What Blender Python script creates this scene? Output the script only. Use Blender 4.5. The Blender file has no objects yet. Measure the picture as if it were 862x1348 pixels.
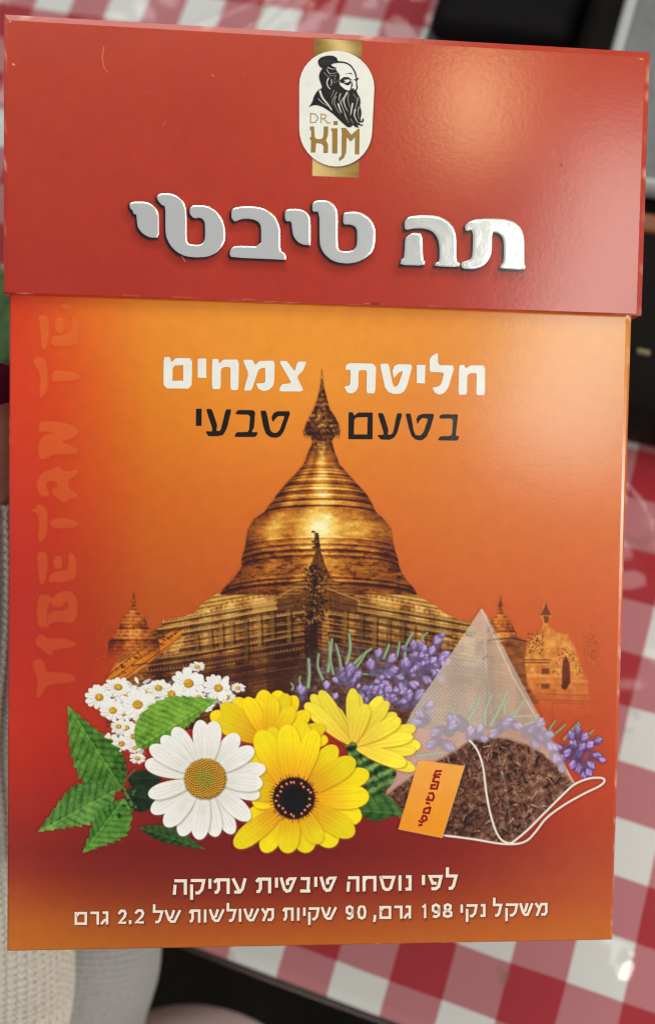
import bpy, bmesh, math, random
import numpy as np
from mathutils import Matrix, Vector, geometry
random.seed(7)
RNG = np.random.default_rng(11)
C = bpy.context.scene.collection
S = bpy.context.scene

# ------------------------------------------------------------------ camera pose, table frame, carton frame
FPX, CX, CY = 1300.0, 431.0, 674.0                  # focal length in pixels of the 862 x 1348 photograph
RT = np.array([[0.942897, -0.291892, 0.160448], [0.245927, 0.934958, 0.255682], [-0.224644, -0.201623, 0.953354]])
RT, _ = np.linalg.qr(RT); RT = RT * np.sign(np.array([0.942897, 0.934958, 0.953354]) * np.diag(RT))
TT = np.array([0.003348, 0.166185, 0.365387])
RB = np.array([[0.996825, -0.017552, -0.077662], [0.014493, 0.999103, -0.039781], [0.078291, 0.03853, 0.996186]])
RB, _ = np.linalg.qr(RB); RB = RB * np.sign(np.diag(RB))
TB = np.array([-0.002873, 0.114452, 0.260205])
ZT = 0.74                                           # table top height
FL = np.diag([1.0, -1.0, -1.0])
def c2w(p): return FL @ (RT.T @ (np.asarray(p, float) - TT)) + np.array([0, 0, ZT])
def cdir(d): return FL @ (RT.T @ np.asarray(d, float))
CAM = c2w([0, 0, 0])
BX, BY, BZ = RB[:, 0], -RB[:, 1], -RB[:, 2]         # carton axes: right, up, out of its front
def ray(px, py): return np.array([(px - CX) / FPX, (py - CY) / FPX, 1.0])
def on_front(px, py, z=0.0):                        # a point of the printed face (local carton x, y), z in front of it
    px = np.asarray(px, float); py = np.asarray(py, float)
    d = np.stack([(px - CX) / FPX, (py - CY) / FPX, np.ones_like(px)], -1)
    n = BZ; s = (n @ TB + z) / (d @ n)
    q = d * s[..., None] - TB
    return np.stack([q @ BX, q @ BY, np.full_like(px, z)], -1)
def on_table(px, py, h=0.0):                        # a point at height h above the table top
    d = cdir(ray(px, py)); s = (ZT + h - CAM[2]) / d[2]
    return CAM + d * s
def depth_pt(px, py, dist): return c2w(ray(px, py) * dist)
def mirror_dir(px, py):
    d = ray(px, py); d = d / np.linalg.norm(d); r = d - 2 * (d @ BZ) * BZ
    return c2w(on_front_cam(px, py)), cdir(r)
def on_front_cam(px, py):
    d = ray(px, py); return d * ((BZ @ TB) / (d @ BZ))

cam = bpy.data.cameras.new('camera'); camo = bpy.data.objects.new('camera', cam); C.objects.link(camo)
M = np.eye(4); M[:3, 0] = cdir([1, 0, 0]); M[:3, 1] = cdir([0, -1, 0]); M[:3, 2] = cdir([0, 0, -1]); M[:3, 3] = CAM
camo.matrix_world = Matrix(M.tolist())
cam.sensor_fit = 'VERTICAL'; cam.sensor_height = 36.0; cam.lens = 36.0 * FPX / 1348.0
cam.clip_start = 0.01; cam.clip_end = 60
cam.dof.use_dof = True; cam.dof.focus_distance = 0.252; cam.dof.aperture_fstop = 8.5
S.camera = camo

# ------------------------------------------------------------------ light: a dim room, one big soft lamp, one window, one warm bulb, two added fill lamps
w = bpy.data.worlds.new('World'); S.world = w; w.use_nodes = True
bg = w.node_tree.nodes['Background']; bg.inputs[0].default_value = (0.93, 0.97, 1.0, 1); bg.inputs[1].default_value = 0.18
def area(name, pos, target, sx, sy, radiance, col):
    l = bpy.data.lights.new(name, 'AREA'); l.shape = 'RECTANGLE'; l.size = sx; l.size_y = sy
    l.energy = radiance * math.pi * sx * sy; l.color = col
    o = bpy.data.objects.new(name, l); C.objects.link(o)
    o.location = Vector(pos); d = Vector(target) - Vector(pos)
    o.rotation_euler = d.to_track_quat('-Z', 'Y').to_euler(); return o
BCEN = c2w(on_front_cam(431, 650))
key_dir = cdir(BZ * 0.62 + BY * 0.74 - BX * 0.22)
area('ceiling_lamp', BCEN + key_dir / np.linalg.norm(key_dir) * 1.6, BCEN, 1.3, 1.0, 2.7, (1.0, 0.97, 0.93))
fill_dir = cdir(BZ * 0.44 - BY * 0.86 + BX * 0.22)
area('fill_lamp', BCEN + fill_dir / np.linalg.norm(fill_dir) * 1.6, BCEN, 1.0, 0.8, 2.6, (1.0, 0.97, 0.92))  # added fill from the lower side, brightens cardigan, knee and near cloth
side_dir = cdir([0.82, 0.14, -0.66])
area('side_fill_lamp', BCEN + side_dir / np.linalg.norm(side_dir) * 1.35, BCEN, 0.5, 0.6, 10.2, (1.0, 0.97, 0.92))  # added fill from the right, brightens the cloth the carton shades
p, r = mirror_dir(792, 410)
area('window_light', p + r * 1.0, p, 0.40, 0.165, 5.0, (1.0, 0.97, 0.86))
p, r = mirror_dir(622, 138)
area('warm_bulb', p + r * 1.3, p, 0.13, 0.075, 16.0, (1.0, 0.74, 0.36))
S.view_settings.view_transform = 'Standard'; S.view_settings.look = 'None'
S.view_settings.exposure = 0.19; S.view_settings.gamma = 1.0
S.render.engine = 'CYCLES'
S.cycles.transparent_max_bounces = 64; S.cycles.max_bounces = 8
S.cycles.use_denoising = True; S.cycles.filter_width = 1.15

# ------------------------------------------------------------------ materials
def lin(c):
    c = np.asarray(c, float) / 255.0
    return np.where(c <= 0.04045, c / 12.92, ((c + 0.055) / 1.055) ** 2.4)
KALB = 0.95                                         # printed colour (as it looks in even light) to albedo
def ink_rgb(c):                                             # ink under lacquer: the film itself returns a little white light, so the ink is that much deeper
    v = lin(c) * KALB; return np.maximum(v - 0.014, v * 0.35)
def nt(m): m.use_nodes = True; return m.node_tree, m.node_tree.nodes, m.node_tree.links
def mat(name, col, rough=0.5, metal=0.0, spec=0.4, noise=None, bump=None, sheen=0.0):
    m = bpy.data.materials.new(name); t, n, l = nt(m); b = n['Principled BSDF']
    b.inputs['Roughness'].default_value = rough; b.inputs['Metallic'].default_value = metal
    b.inputs['Specular IOR Level'].default_value = spec
    b.inputs['Sheen Weight'].default_value = sheen
    b.inputs['Base Color'].default_value = (*col, 1)
    tc = n.new('ShaderNodeTexCoord')
    if noise:
        nz = n.new('ShaderNodeTexNoise'); nz.inputs['Scale'].default_value = noise[0]; nz.inputs['Detail'].default_value = 6
        l.new(tc.outputs['Object'], nz.inputs['Vector'])
        mr = n.new('ShaderNodeMapRange'); mr.inputs[1].default_value = 0.3; mr.inputs[2].default_value = 0.7
        mr.inputs[3].default_value = 1 - noise[1]; mr.inputs[4].default_value = 1 + noise[1]
        l.new(nz.outputs['Fac'], mr.inputs[0])
        mx = n.new('ShaderNodeVectorMath'); mx.operation = 'SCALE'; mx.inputs[0].default_value = col
        l.new(mr.outputs[0], mx.inputs['Scale']); l.new(mx.outputs[0], b.inputs['Base Color'])
    if bump:
        nb = n.new('ShaderNodeTexNoise'); nb.inputs['Scale'].default_value = bump[0]; nb.inputs['Detail'].default_value = 4
        l.new(tc.outputs['Object'], nb.inputs['Vector'])
        bp = n.new('ShaderNodeBump'); bp.inputs['Strength'].default_value = bump[1]; bp.inputs['Distance'].default_value = bump[2]
        l.new(nb.outputs['Fac'], bp.inputs['Height']); l.new(bp.outputs[0], b.inputs['Normal'])
    return m
def ink_material(name, rough=0.18, spec=0.8, alpha=True, grain=0.035, bump=0.028):
    """lacquered print on board: ink colour from the 'ink' attribute, fine paper grain, pressed leather-like relief"""
    m = bpy.data.materials.new(name); t, n, l = nt(m); b = n['Principled BSDF']
    at = n.new('ShaderNodeAttribute'); at.attribute_name = 'ink'
    tc = n.new('ShaderNodeTexCoord')
    g = n.new('ShaderNodeTexNoise'); g.inputs['Scale'].default_value = 1900; g.inputs['Detail'].default_value = 3
    g2 = n.new('ShaderNodeTexNoise'); g2.inputs['Scale'].default_value = 260; g2.inputs['Detail'].default_value = 3
    l.new(tc.outputs['Object'], g.inputs['Vector']); l.new(tc.outputs['Object'], g2.inputs['Vector'])
    ad = n.new('ShaderNodeMath'); ad.operation = 'ADD'; l.new(g.outputs['Fac'], ad.inputs[0]); l.new(g2.outputs['Fac'], ad.inputs[1])
    mr = n.new('ShaderNodeMapRange'); mr.inputs[1].default_value = 0.6; mr.inputs[2].default_value = 1.4
    mr.inputs[3].default_value = 1 - grain * 2; mr.inputs[4].default_value = 1 + grain * 2
    l.new(ad.outputs[0], mr.inputs[0])
    mx = n.new('ShaderNodeVectorMath'); mx.operation = 'SCALE'
    l.new(at.outputs['Color'], mx.inputs[0]); l.new(mr.outputs[0], mx.inputs['Scale'])
    l.new(mx.outputs[0], b.inputs['Base Color'])
    b.inputs['Roughness'].default_value = rough; b.inputs['Specular IOR Level'].default_value = spec
    nb = n.new('ShaderNodeTexNoise'); nb.inputs['Scale'].default_value = 900; nb.inputs['Detail'].default_value = 4; nb.inputs['Distortion'].default_value = 0.3
    l.new(tc.outputs['Object'], nb.inputs['Vector'])
    bp = n.new('ShaderNodeBump'); bp.inputs['Strength'].default_value = bump; bp.inputs['Distance'].default_value = 0.0006
    l.new(nb.outputs['Fac'], bp.inputs['Height']); l.new(bp.outputs[0], b.inputs['Normal'])
    if alpha: l.new(at.outputs['Alpha'], b.inputs['Alpha'])
    return m
M_INK = ink_material('printed_ink', alpha=False)
M_BOARD = ink_material('printed_board', alpha=False)
M_FOIL = mat('embossed_silver_foil', (0.94, 0.96, 0.96), 0.17, 0.68, 0.6, None, (150, 0.10, 0.0012))

# ------------------------------------------------------------------ object helpers
def link(name, me, m, parent=None):
    o = bpy.data.objects.new(name, me); C.objects.link(o)
    if m: me.materials.append(m)
    if parent: o.parent = parent
    return o
def mesh(name, V, F, m, parent=None, smooth=False, ink=None):
    me = bpy.data.meshes.new(name); me.from_pydata([tuple(v) for v in V], [], [tuple(f) for f in F]); me.update()
    if smooth: me.polygons.foreach_set('use_smooth', [True] * len(me.polygons))
    if ink is not None: set_ink(me, ink)
    return link(name, me, m, parent)
def set_ink(me, rgba):
    a = me.color_attributes.new('ink', 'FLOAT_COLOR', 'POINT')
    a.data.foreach_set('color', np.ascontiguousarray(rgba, np.float32).ravel())
def bm_obj(name, bm, m, parent=None, smooth=False):
    bmesh.ops.recalc_face_normals(bm, faces=bm.faces)
    me = bpy.data.meshes.new(name); bm.to_mesh(me); bm.free()
    if smooth: me.polygons.foreach_set('use_smooth', [True] * len(me.polygons))
    return link(name, me, m, parent)
def tag(o, label, cat, group=None, kind=None):
    o['label'] = label; o['category'] = cat
    if group: o['group'] = group
    return o
def structure(o): o['kind'] = 'structure'; return o

# ------------------------------------------------------------------ a small print shop: layers of ink painted in numpy, then laid as a thin mesh on the board
def chaikin(P, it=1, k=0.25):
    P = np.asarray(P, float)
    for _ in range(it):
        Q = np.roll(P, -1, 0); P = np.stack([P * (1 - k) + Q * k, P * k + Q * (1 - k)], 1).reshape(-1, 2)
    return P
def catmull(P, n=6, closed=False):
    P = np.asarray(P, float); out = []
    N = len(P)
    for i in range(N if closed else N - 1):
        if closed: a, b, c, d = P[(i - 1) % N], P[i], P[(i + 1) % N], P[(i + 2) % N]
        else: a, b, c, d = P[max(i - 1, 0)], P[i], P[i + 1], P[min(i + 2, N - 1)]
        for t in np.arange(n) / n:
            out.append(0.5 * (2 * b + (c - a) * t + (2 * a - 5 * b + 4 * c - d) * t * t + (3 * b - a - 3 * c + d) * t ** 3))
    if not closed: out.append(P[-1])
    return np.array(out)
def sdf(X, Y, P):
    d = np.full(X.shape, 1e9); s = np.ones(X.shape)
    N = len(P)
    for i in range(N):
        x0, y0 = P[i]; x1, y1 = P[i - 1]
        ex, ey = x1 - x0, y1 - y0; wx, wy = X - x0, Y - y0
        t = np.clip((wx * ex + wy * ey) / (ex * ex + ey * ey + 1e-12), 0, 1)
        d = np.minimum(d, (wx - ex * t) ** 2 + (wy - ey * t) ** 2)
        c1 = Y >= y0; c2 = Y < y1; c3 = ex * wy > ey * wx
        s = np.where((c1 & c2 & c3) | (~c1 & ~c2 & ~c3), -s, s)
    return s * np.sqrt(d)
def vnoise(x, y, seed=0):
    xi = np.floor(x).astype(int); yi = np.floor(y).astype(int); fx = x - xi; fy = y - yi
    fx = fx * fx * (3 - 2 * fx); fy = fy * fy * (3 - 2 * fy)
    def h(a, b):
        v = (a * 374761393 + b * 668265263 + seed * 974711) & 0x7fffffff
        v = ((v ^ (v >> 13)) * 1274126177) & 0x7fffffff
        return ((v ^ (v >> 16)) & 0xffff) / 65535.0
    return (h(xi, yi) * (1 - fx) + h(xi + 1, yi) * fx) * (1 - fy) + (h(xi, yi + 1) * (1 - fx) + h(xi + 1, yi + 1) * fx) * fy
def fbm(x, y, sc, oc=4, seed=0):
    v = 0; a = 0.5; tot = 0
    for o in range(oc):
        v = v + a * vnoise(x / sc, y / sc, seed + o); tot += a; a *= 0.55; sc *= 0.5
    return v / tot
def sst(a, b, x): t = np.clip((x - a) / (b - a), 0, 1); return t * t * (3 - 2 * t)
def mixc(a, b, t): return np.asarray(a, float) * (1 - t[..., None]) + np.asarray(b, float) * t[..., None]
class Layer:
    def __init__(s, x0, y0, x1, y1, step=1.0):
        s.x = np.arange(x0, x1 + step, step); s.y = np.arange(y0, y1 + step, step)
        s.X, s.Y = np.meshgrid(s.x, s.y); s.C = np.zeros(s.X.shape + (3,)); s.A = np.zeros(s.X.shape); s.step = step; s.x0 = x0; s.y0 = y0
    def win(s, P, m):
        lo = P.min(0) - m; hi = P.max(0) + m
        i0 = max(0, int((lo[0] - s.x0) / s.step)); i1 = min(len(s.x), int((hi[0] - s.x0) / s.step) + 2)
        j0 = max(0, int((lo[1] - s.y0) / s.step)); j1 = min(len(s.y), int((hi[1] - s.y0) / s.step) + 2)
        return slice(j0, max(j0, j1)), slice(i0, max(i0, i1))
    def put(s, w, m, col):
        X, Y = s.X[w], s.Y[w]
        if X.size == 0: return
        c = col(X, Y) if callable(col) else np.broadcast_to(np.asarray(col, float), X.shape + (3,))
        A = s.A[w]; Ao = m + A * (1 - m)
        s.C[w] = (c * m[..., None] + s.C[w] * (A * (1 - m))[..., None]) / np.maximum(Ao, 1e-6)[..., None]
        s.A[w] = Ao
    def poly(s, P, col, soft=0.6, alpha=1.0, grow=0.0):
        P = np.asarray(P, float); w = s.win(P, soft * 2 + grow + 1)
        if s.X[w].size == 0: return
        d = sdf(s.X[w], s.Y[w], P) - grow
        m = np.clip(0.5 - d / (2 * soft), 0, 1)
        if callable(alpha): m = m * alpha(s.X[w], s.Y[w])
        else: m = m * alpha
        s.put(w, m, col)
    def line(s, P, w0, w1, col, soft=0.6, alpha=1.0):
        P = np.asarray(P, float); n = len(P); w = s.win(P, max(w0, w1) + soft * 2)
        X, Y = s.X[w], s.Y[w]
        if X.size == 0: return
        d = np.full(X.shape, 1e9)
        for i in range(n - 1):
            e = P[i + 1] - P[i]; t = np.clip(((X - P[i][0]) * e[0] + (Y - P[i][1]) * e[1]) / (e @ e + 1e-9), 0, 1)
            ww = w0 + (w1 - w0) * (i + t) / (n - 1)
            d = np.minimum(d, np.hypot(X - P[i][0] - e[0] * t, Y - P[i][1] - e[1] * t) - ww / 2)
        s.put(w, np.clip(0.5 - d / (2 * soft), 0, 1) * alpha, col)
    def dot(s, x, y, rx, ry, ang, col, soft=0.6, alpha=1.0):
        a = np.linspace(0, 2 * math.pi, 15)[:-1]; ca, sa = math.cos(ang), math.sin(ang)
        P = np.stack([x + rx * np.cos(a) * ca - ry * np.sin(a) * sa, y + rx * np.cos(a) * sa + ry * np.sin(a) * ca], 1)
        s.poly(P, col, soft, alpha)
    def onto(s, colf, sheet=None):
        """prints the layer solid: thin ink is mixed with the colour of whatever it is printed over"""
        k = s.A > 0.006; b = colf(s.X, s.Y); a = np.clip(s.A, 0, 1)[..., None]
        if sheet is not None: sheet.add(s)
        s.C = np.where(k[..., None], s.C * a + b * (1 - a), b); s.A = k.astype(float); s.solid = True; return s
    def at(s, X, Y):
        u = np.clip((X - s.x0) / s.step, 0, len(s.x) - 1.001); v = np.clip((Y - s.y0) / s.step, 0, len(s.y) - 1.001); i = u.astype(int); j = v.astype(int); fu = (u - i)[..., None]; fv = (v - j)[..., None]
        Q = np.concatenate([s.C * s.A[..., None], s.A[..., None]], -1)
        return (Q[j, i] * (1 - fu) + Q[j, i + 1] * fu) * (1 - fv) + (Q[j + 1, i] * (1 - fu) + Q[j + 1, i + 1] * fu) * fv
    def emit(s, name, z, parent, m=None):
        A = np.clip(s.A, 0, 1); H, W = A.shape
        if getattr(s, 'solid', False): A = A.copy()
        q = np.maximum(np.maximum(A[:-1, :-1], A[1:, :-1]), np.maximum(A[:-1, 1:], A[1:, 1:])) > 0.012
        j, i = np.nonzero(q); idx = np.stack([j * W + i, (j + 1) * W + i, (j + 1) * W + i + 1, j * W + i + 1], 1)
        used, inv = np.unique(idx, return_inverse=True); idx = inv.reshape(idx.shape)
        V = on_front(s.X.ravel()[used], s.Y.ravel()[used], z)
        # colours where nothing is painted take their painted neighbours' colour, so that edges do not darken
        Cc = s.C.copy(); un = (A < 1e-4) & (not getattr(s, 'solid', False))
        if un.any():
            for _ in range(2):
                acc = np.zeros_like(Cc); cnt = np.zeros_like(A)
                ok = (~un).astype(float)
                for dj, di in ((0, 1), (0, -1), (1, 0), (-1, 0), (1, 1), (1, -1), (-1, 1), (-1, -1)):
                    k = np.roll(np.roll(ok, dj, 0), di, 1); acc += np.roll(np.roll(Cc, dj, 0), di, 1) * k[..., None]; cnt += k
                fill = un & (cnt > 0); Cc[fill] = acc[fill] / cnt[fill][:, None]; un = un & ~fill
        rgba = np.concatenate([ink_rgb(Cc.reshape(-1, 3)[used]), np.ones((len(used), 1)) if getattr(s, 'solid', False) else A.ravel()[used][:, None]], 1)
        me = bpy.data.meshes.new(name); nq = len(idx)
        me.vertices.add(len(V)); me.vertices.foreach_set('co', np.ascontiguousarray(V, np.float32).ravel())
        me.loops.add(nq * 4); me.loops.foreach_set('vertex_index', np.ascontiguousarray(idx, np.int32).ravel())
        me.polygons.add(nq); me.polygons.foreach_set('loop_start', np.arange(0, nq * 4, 4, dtype=np.int32))
        me.update(calc_edges=True); set_ink(me, rgba)
        return link(name, me, m or M_INK, parent)
class Sheet:
    """what has been printed so far, at one sample per photograph pixel"""
    def __init__(s, x0, y0, x1, y1, colf):
        s.x0, s.y0 = x0, y0; s.X, s.Y = np.meshgrid(np.arange(x0, x1 + 1.0), np.arange(y0, y1 + 1.0)); s.C = colf(s.X, s.Y)
    def add(s, L):
        i0 = max(0, int(math.ceil(L.x[0] - s.x0))); i1 = min(s.C.shape[1], int(L.x[-1] - s.x0) + 1); j0 = max(0, int(math.ceil(L.y[0] - s.y0))); j1 = min(s.C.shape[0], int(L.y[-1] - s.y0) + 1)
        w = (slice(j0, j1), slice(i0, i1)); q = L.at(s.X[w], s.Y[w]); s.C[w] = q[..., :3] + s.C[w] * (1 - np.clip(q[..., 3:], 0, 1))
    def col(s, X, Y):
        u = np.clip(X - s.x0, 0, s.C.shape[1] - 1.001); v = np.clip(Y - s.y0, 0, s.C.shape[0] - 1.001); i = u.astype(int); j = v.astype(int); fu = (u - i)[..., None]; fv = (v - j)[..., None]
        return (s.C[j, i] * (1 - fu) + s.C[j, i + 1] * fu) * (1 - fv) + (s.C[j + 1, i] * (1 - fu) + s.C[j + 1, i + 1] * fu) * fv
def crop(ox, oy, sc, pts): return [(ox + x / sc, oy + y / sc) for x, y in pts]
def flat(name, polys, col, z, parent, m=None, alpha=1.0):
    """crisp printed shapes: each item is (outline, [holes]) in photograph pixels; one mesh"""
    V = []; F = []
    for out, holes in polys:
        loops = [[Vector((x, y, 0)) for x, y in lp] for lp in [out] + list(holes)]
        tris = geometry.tessellate_polygon(loops); base = len(V)
        P = np.array([p for lp in [out] + list(holes) for p in lp], float)
        V += on_front(P[:, 0], P[:, 1], z).tolist()
        for t in tris:
            a, b, c = P[t[0]], P[t[1]], P[t[2]]
            cr = (b[0] - a[0]) * (c[1] - a[1]) - (b[1] - a[1]) * (c[0] - a[0])
            F.append(tuple(base + k for k in (t if cr < 0 else (t[0], t[2], t[1]))))
    ink = np.tile(np.append(ink_rgb(col), alpha), (len(V), 1))
    return mesh(name, V, F, m or M_INK, parent, ink=ink)
def strokes(name, paths, col, z, parent):
    V = []; F = []
    for si, (P, wd) in enumerate(paths):
        o = ribbon(P, wd); n = len(P); L = o[:n]; R = o[n:][::-1]; b = len(V); q = np.array([v for k in range(n) for v in (L[k], R[k])])
        V += on_front(q[:, 0], q[:, 1], z + (si % 3) * 1.5e-6).tolist()
        for k in range(n - 1): F.append((b + 2 * k, b + 2 * k + 1, b + 2 * k + 3, b + 2 * k + 2))
    bm = bmesh.new(); cl_ = bm.verts.layers.float_color.new('ink'); vs = [bm.verts.new(v) for v in V]; c_ = (*(ink_rgb(col)), 1.0)
    for v in vs: v[cl_] = c_
    for f_ in F:
        f_ = bm.faces.new([vs[k] for k in f_]); f_.normal_update()
        if f_.normal.z < 0: f_.normal_flip()
    me = bpy.data.meshes.new(name); bm.to_mesh(me); bm.free(); return link(name, me, M_INK, parent)
def ribbon(P, wd):
    """outline polygon of a stroke with square ends and mitred bends"""
    P = np.asarray(P, float); n = len(P); L = []; R = []
    for i in range(n):
        t0 = P[i] - P[i - 1] if i else P[1] - P[0]; t1 = P[i + 1] - P[i] if i < n - 1 else P[-1] - P[-2]
        t0 = t0 / np.linalg.norm(t0); t1 = t1 / np.linalg.norm(t1)
        n0 = np.array([-t0[1], t0[0]]); n1 = np.array([-t1[1], t1[0]]); b = n0 + n1; b = b / max(np.linalg.norm(b), 1e-6)
        k = min(1 / max(b @ n0, 0.35), 1.6)
        L.append(P[i] + b * wd / 2 * k); R.append(P[i] - b * wd / 2 * k)
    return L + R[::-1]

# ------------------------------------------------------------------ the carton
BH = 0.2505; DEPTH = 0.060
box = bpy.data.objects.new('tea_box', None); C.objects.link(box)
MB = np.eye(4); MB[:3, 0] = cdir(BX); MB[:3, 1] = cdir(BY); MB[:3, 2] = cdir(BZ); MB[:3, 3] = c2w(TB)
box.matrix_world = Matrix(MB.tolist())
tag(box, 'red and orange tea carton with silver Hebrew title, printed golden temple and flowers', 'tea box')
GX = np.array([0, 20, 70, 120, 200, 300, 430, 600, 770, 862.0])
GY = np.array([380, 430, 500, 580, 650, 730, 800, 880, 950, 1010, 1050, 1090, 1120, 1150, 1180, 1215, 1254.0])
GC = {380: '205,62,42 212,66,42 224,88,42 232,112,44 238,142,52 240,150,58 238,152,58 234,146,58 222,138,58 218,134,58',
 430: '212,64,42 216,68,42 224,88,42 230,112,44 236,144,52 239,152,58 238,153,58 233,146,58 216,140,58 212,136,58',
 500: '216,66,44 220,70,44 220,78,40 224,98,40 230,136,46 236,148,54 238,152,58 228,140,58 212,132,56 208,130,56',
 580: '212,62,44 216,66,46 212,72,38 214,90,38 222,122,42 230,134,50 232,138,54 224,128,54 212,120,52 208,118,52',
 650: '202,58,46 206,62,48 206,66,38 208,82,36 214,108,42 220,116,48 222,120,52 220,120,56 218,116,56 216,114,54',
 730: '192,54,46 198,56,48 194,60,40 194,72,36 204,98,42 208,104,46 210,106,48 212,110,54 214,108,56 212,106,54',
 800: '184,54,46 190,56,48 186,58,42 182,66,36 192,90,42 196,92,46 200,94,48 206,100,54 208,98,54 206,96,52',
 880: '190,54,44 194,56,46 188,56,40 182,62,38 186,80,42 186,80,44 186,80,44 196,90,50 200,90,50 200,88,48',
 950: '196,58,44 198,58,44 190,54,40 182,56,40 176,60,42 170,60,42 168,58,42 184,74,46 194,80,48 196,82,46',
 1010: '182,54,42 186,54,42 178,50,40 168,48,40 154,46,40 146,44,40 146,44,40 168,58,44 190,74,46 192,76,44',
 1050: '166,52,44 170,52,44 164,48,42 150,46,40 138,42,38 130,40,38 130,40,38 152,50,42 182,70,46 186,74,44',
 1090: '146,48,44 150,48,44 142,44,40 130,42,38 122,40,36 118,38,36 118,38,36 136,44,40 168,66,46 174,72,46',
 1120: '136,48,46 138,48,44 128,44,40 118,40,38 114,38,36 112,38,36 112,38,36 128,44,40 162,70,48 170,76,48',
 1150: '146,58,44 148,58,44 136,50,40 126,46,38 122,44,38 120,44,38 122,44,38 138,52,42 168,76,50 176,82,50',
 1180: '164,78,44 168,80,44 158,70,40 146,62,38 138,56,38 136,54,38 140,56,40 154,64,42 178,84,50 184,88,50',
 1215: '184,100,46 188,102,46 182,96,42 174,88,40 168,82,40 168,80,40 170,82,40 178,88,44 190,100,50 194,104,50',
 1254: '194,112,46 196,112,46 192,108,44 188,104,42 186,102,42 188,102,42 190,104,44 194,106,46 200,112,50 202,114,52'}
GT = np.array([[[float(v) for v in c.split(',')] for c in GC[int(y)].split()] for y in GY])
def board_col(px, py):
    ix = np.clip(np.searchsorted(GX, px) - 1, 0, len(GX) - 2); iy = np.clip(np.searchsorted(GY, py) - 1, 0, len(GY) - 2)
    fx = np.clip((px - GX[ix]) / (GX[ix + 1] - GX[ix]), 0, 1); fy = np.clip((py - GY[iy]) / (GY[iy + 1] - GY[iy]), 0, 1)
    fx = fx[..., None]; fy = fy[..., None]
    c = (GT[iy, ix] * (1 - fx) + GT[iy, ix + 1] * fx) * (1 - fy) + (GT[iy + 1, ix] * (1 - fx) + GT[iy + 1, ix + 1] * fx) * fy
    return c * (1 + 0.075 * np.exp(-((py - 1118) / 62.0) ** 2))[..., None]
def quad_shell(name, front, outer, zf, zo, zb, nx, ny, colf, parent, m, wear=None):
    """a board panel: printed front face (grid), creased round edge, sides and back; corners TL TR BR BL in photograph pixels"""
    f = np.array(front, float); o = np.array(outer, float)
    def bil(q, u, v): return (q[0] * (1 - u) + q[1] * u) * (1 - v) + (q[3] * (1 - u) + q[2] * u) * v
    V = []; Cc = []; F = []
    for j in range(ny + 1):
        for i in range(nx + 1):
            p_ = bil(f, i / nx, j / ny); V.append(on_front(p_[0], p_[1], zf)); Cc.append(colf(p_[0], p_[1]))
    W = nx + 1
    for j in range(ny):
        for i in range(nx): F.append((j * W + i, (j + 1) * W + i, (j + 1) * W + i + 1, j * W + i + 1))
    ring = [(i, 0) for i in range(nx)] + [(nx, j) for j in range(ny)] + [(nx - i, ny) for i in range(nx)] + [(0, ny - j) for j in range(ny)]
    prev = [j * W + i for i, j in ring]
    def lay(t, z):
        ids = []
        for i, j in ring:
            a = bil(f, i / nx, j / ny); b = bil(o, i / nx, j / ny); p_ = a + (b - a) * t
            q = on_front(p_[0], p_[1], 0.0); q[2] = z; V.append(q); c = colf(p_[0], p_[1])
            if wear is not None: c = wear(c, p_[0], p_[1], t)
            Cc.append(c); ids.append(len(V) - 1)
        return ids
    for t, z in ((0.42, zf - (zf - zo) * 0.12), (0.78, zf - (zf - zo) * 0.45), (1.0, zo), (1.0, zb)):
        cur = lay(t, z); n = len(cur)
        for k in range(n): F.append((prev[k], prev[(k + 1) % n], cur[(k + 1) % n], cur[k]))
        prev = cur
    F.append(tuple(prev))
    ink = np.concatenate([ink_rgb(np.array(Cc)), np.ones((len(V), 1))], 1)
    bm = bmesh.new(); cl = bm.verts.layers.float_color.new('ink'); lv = [bm.verts.new(v) for v in V]
    for v, c in zip(lv, ink): v[cl] = c
    for q in F: bm.faces.new([lv[k] for k in q])
    return bm_obj(name, bm, m, parent)
def worn(c, x, y, t):
    n = fbm(np.array([x * 1.0]), np.array([y * 1.0]), 9, 3, 5)[0]
    k = max(0.0, (n - 0.635) * 4.0) * (1.0 if 0.3 < t < 0.9 else 0.15)
    return np.asarray(c) * (1 - min(k, 0.65)) + np.array([240, 210, 180]) * min(k, 0.65)
def bc(x, y): return board_col(np.array([x]), np.array([max(y, 381.0)]))[0]
body = quad_shell('carton_body', [(15.5, 300), (825.5, 320), (802.5, 1236), (11.5, 1250.5)], [(11.5, 300), (837.5, 320), (808, 1239.5), (8, 1255)],
                  0.0, -0.0022, -DEPTH, 90, 130, bc, box, M_BOARD, worn)
LIDZ = 0.0027
def lc(x, y):
    v = (y - 30) / 380.0; n = fbm(np.array([x]), np.array([y]), 130, 3, 3)[0] - 0.5
    return np.array([188, 70, 50]) * (1 - v) + np.array([176, 58, 48]) * v + n * np.array([10, 8, 6])
lid = quad_shell('lid', [(11, 26.5), (848, 75.5), (837, 413), (10.5, 384.5)], [(8, 24), (851, 73), (840, 417), (7.5, 388)],
                 LIDZ, LIDZ - 0.0011, -DEPTH - 0.001, 60, 30, lc, box, M_BOARD, worn)
def lid_col(X, Y):
    v = ((Y - 30) / 380.0)[..., None]; n = (fbm(X, Y, 130, 3, 3) - 0.5)[..., None]
    return np.array([188, 70, 50]) * (1 - v) + np.array([176, 58, 48]) * v + n * np.array([10, 8, 6])
def LP(x, y, z=0.0): return on_front(x, y, LIDZ + z)

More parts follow.
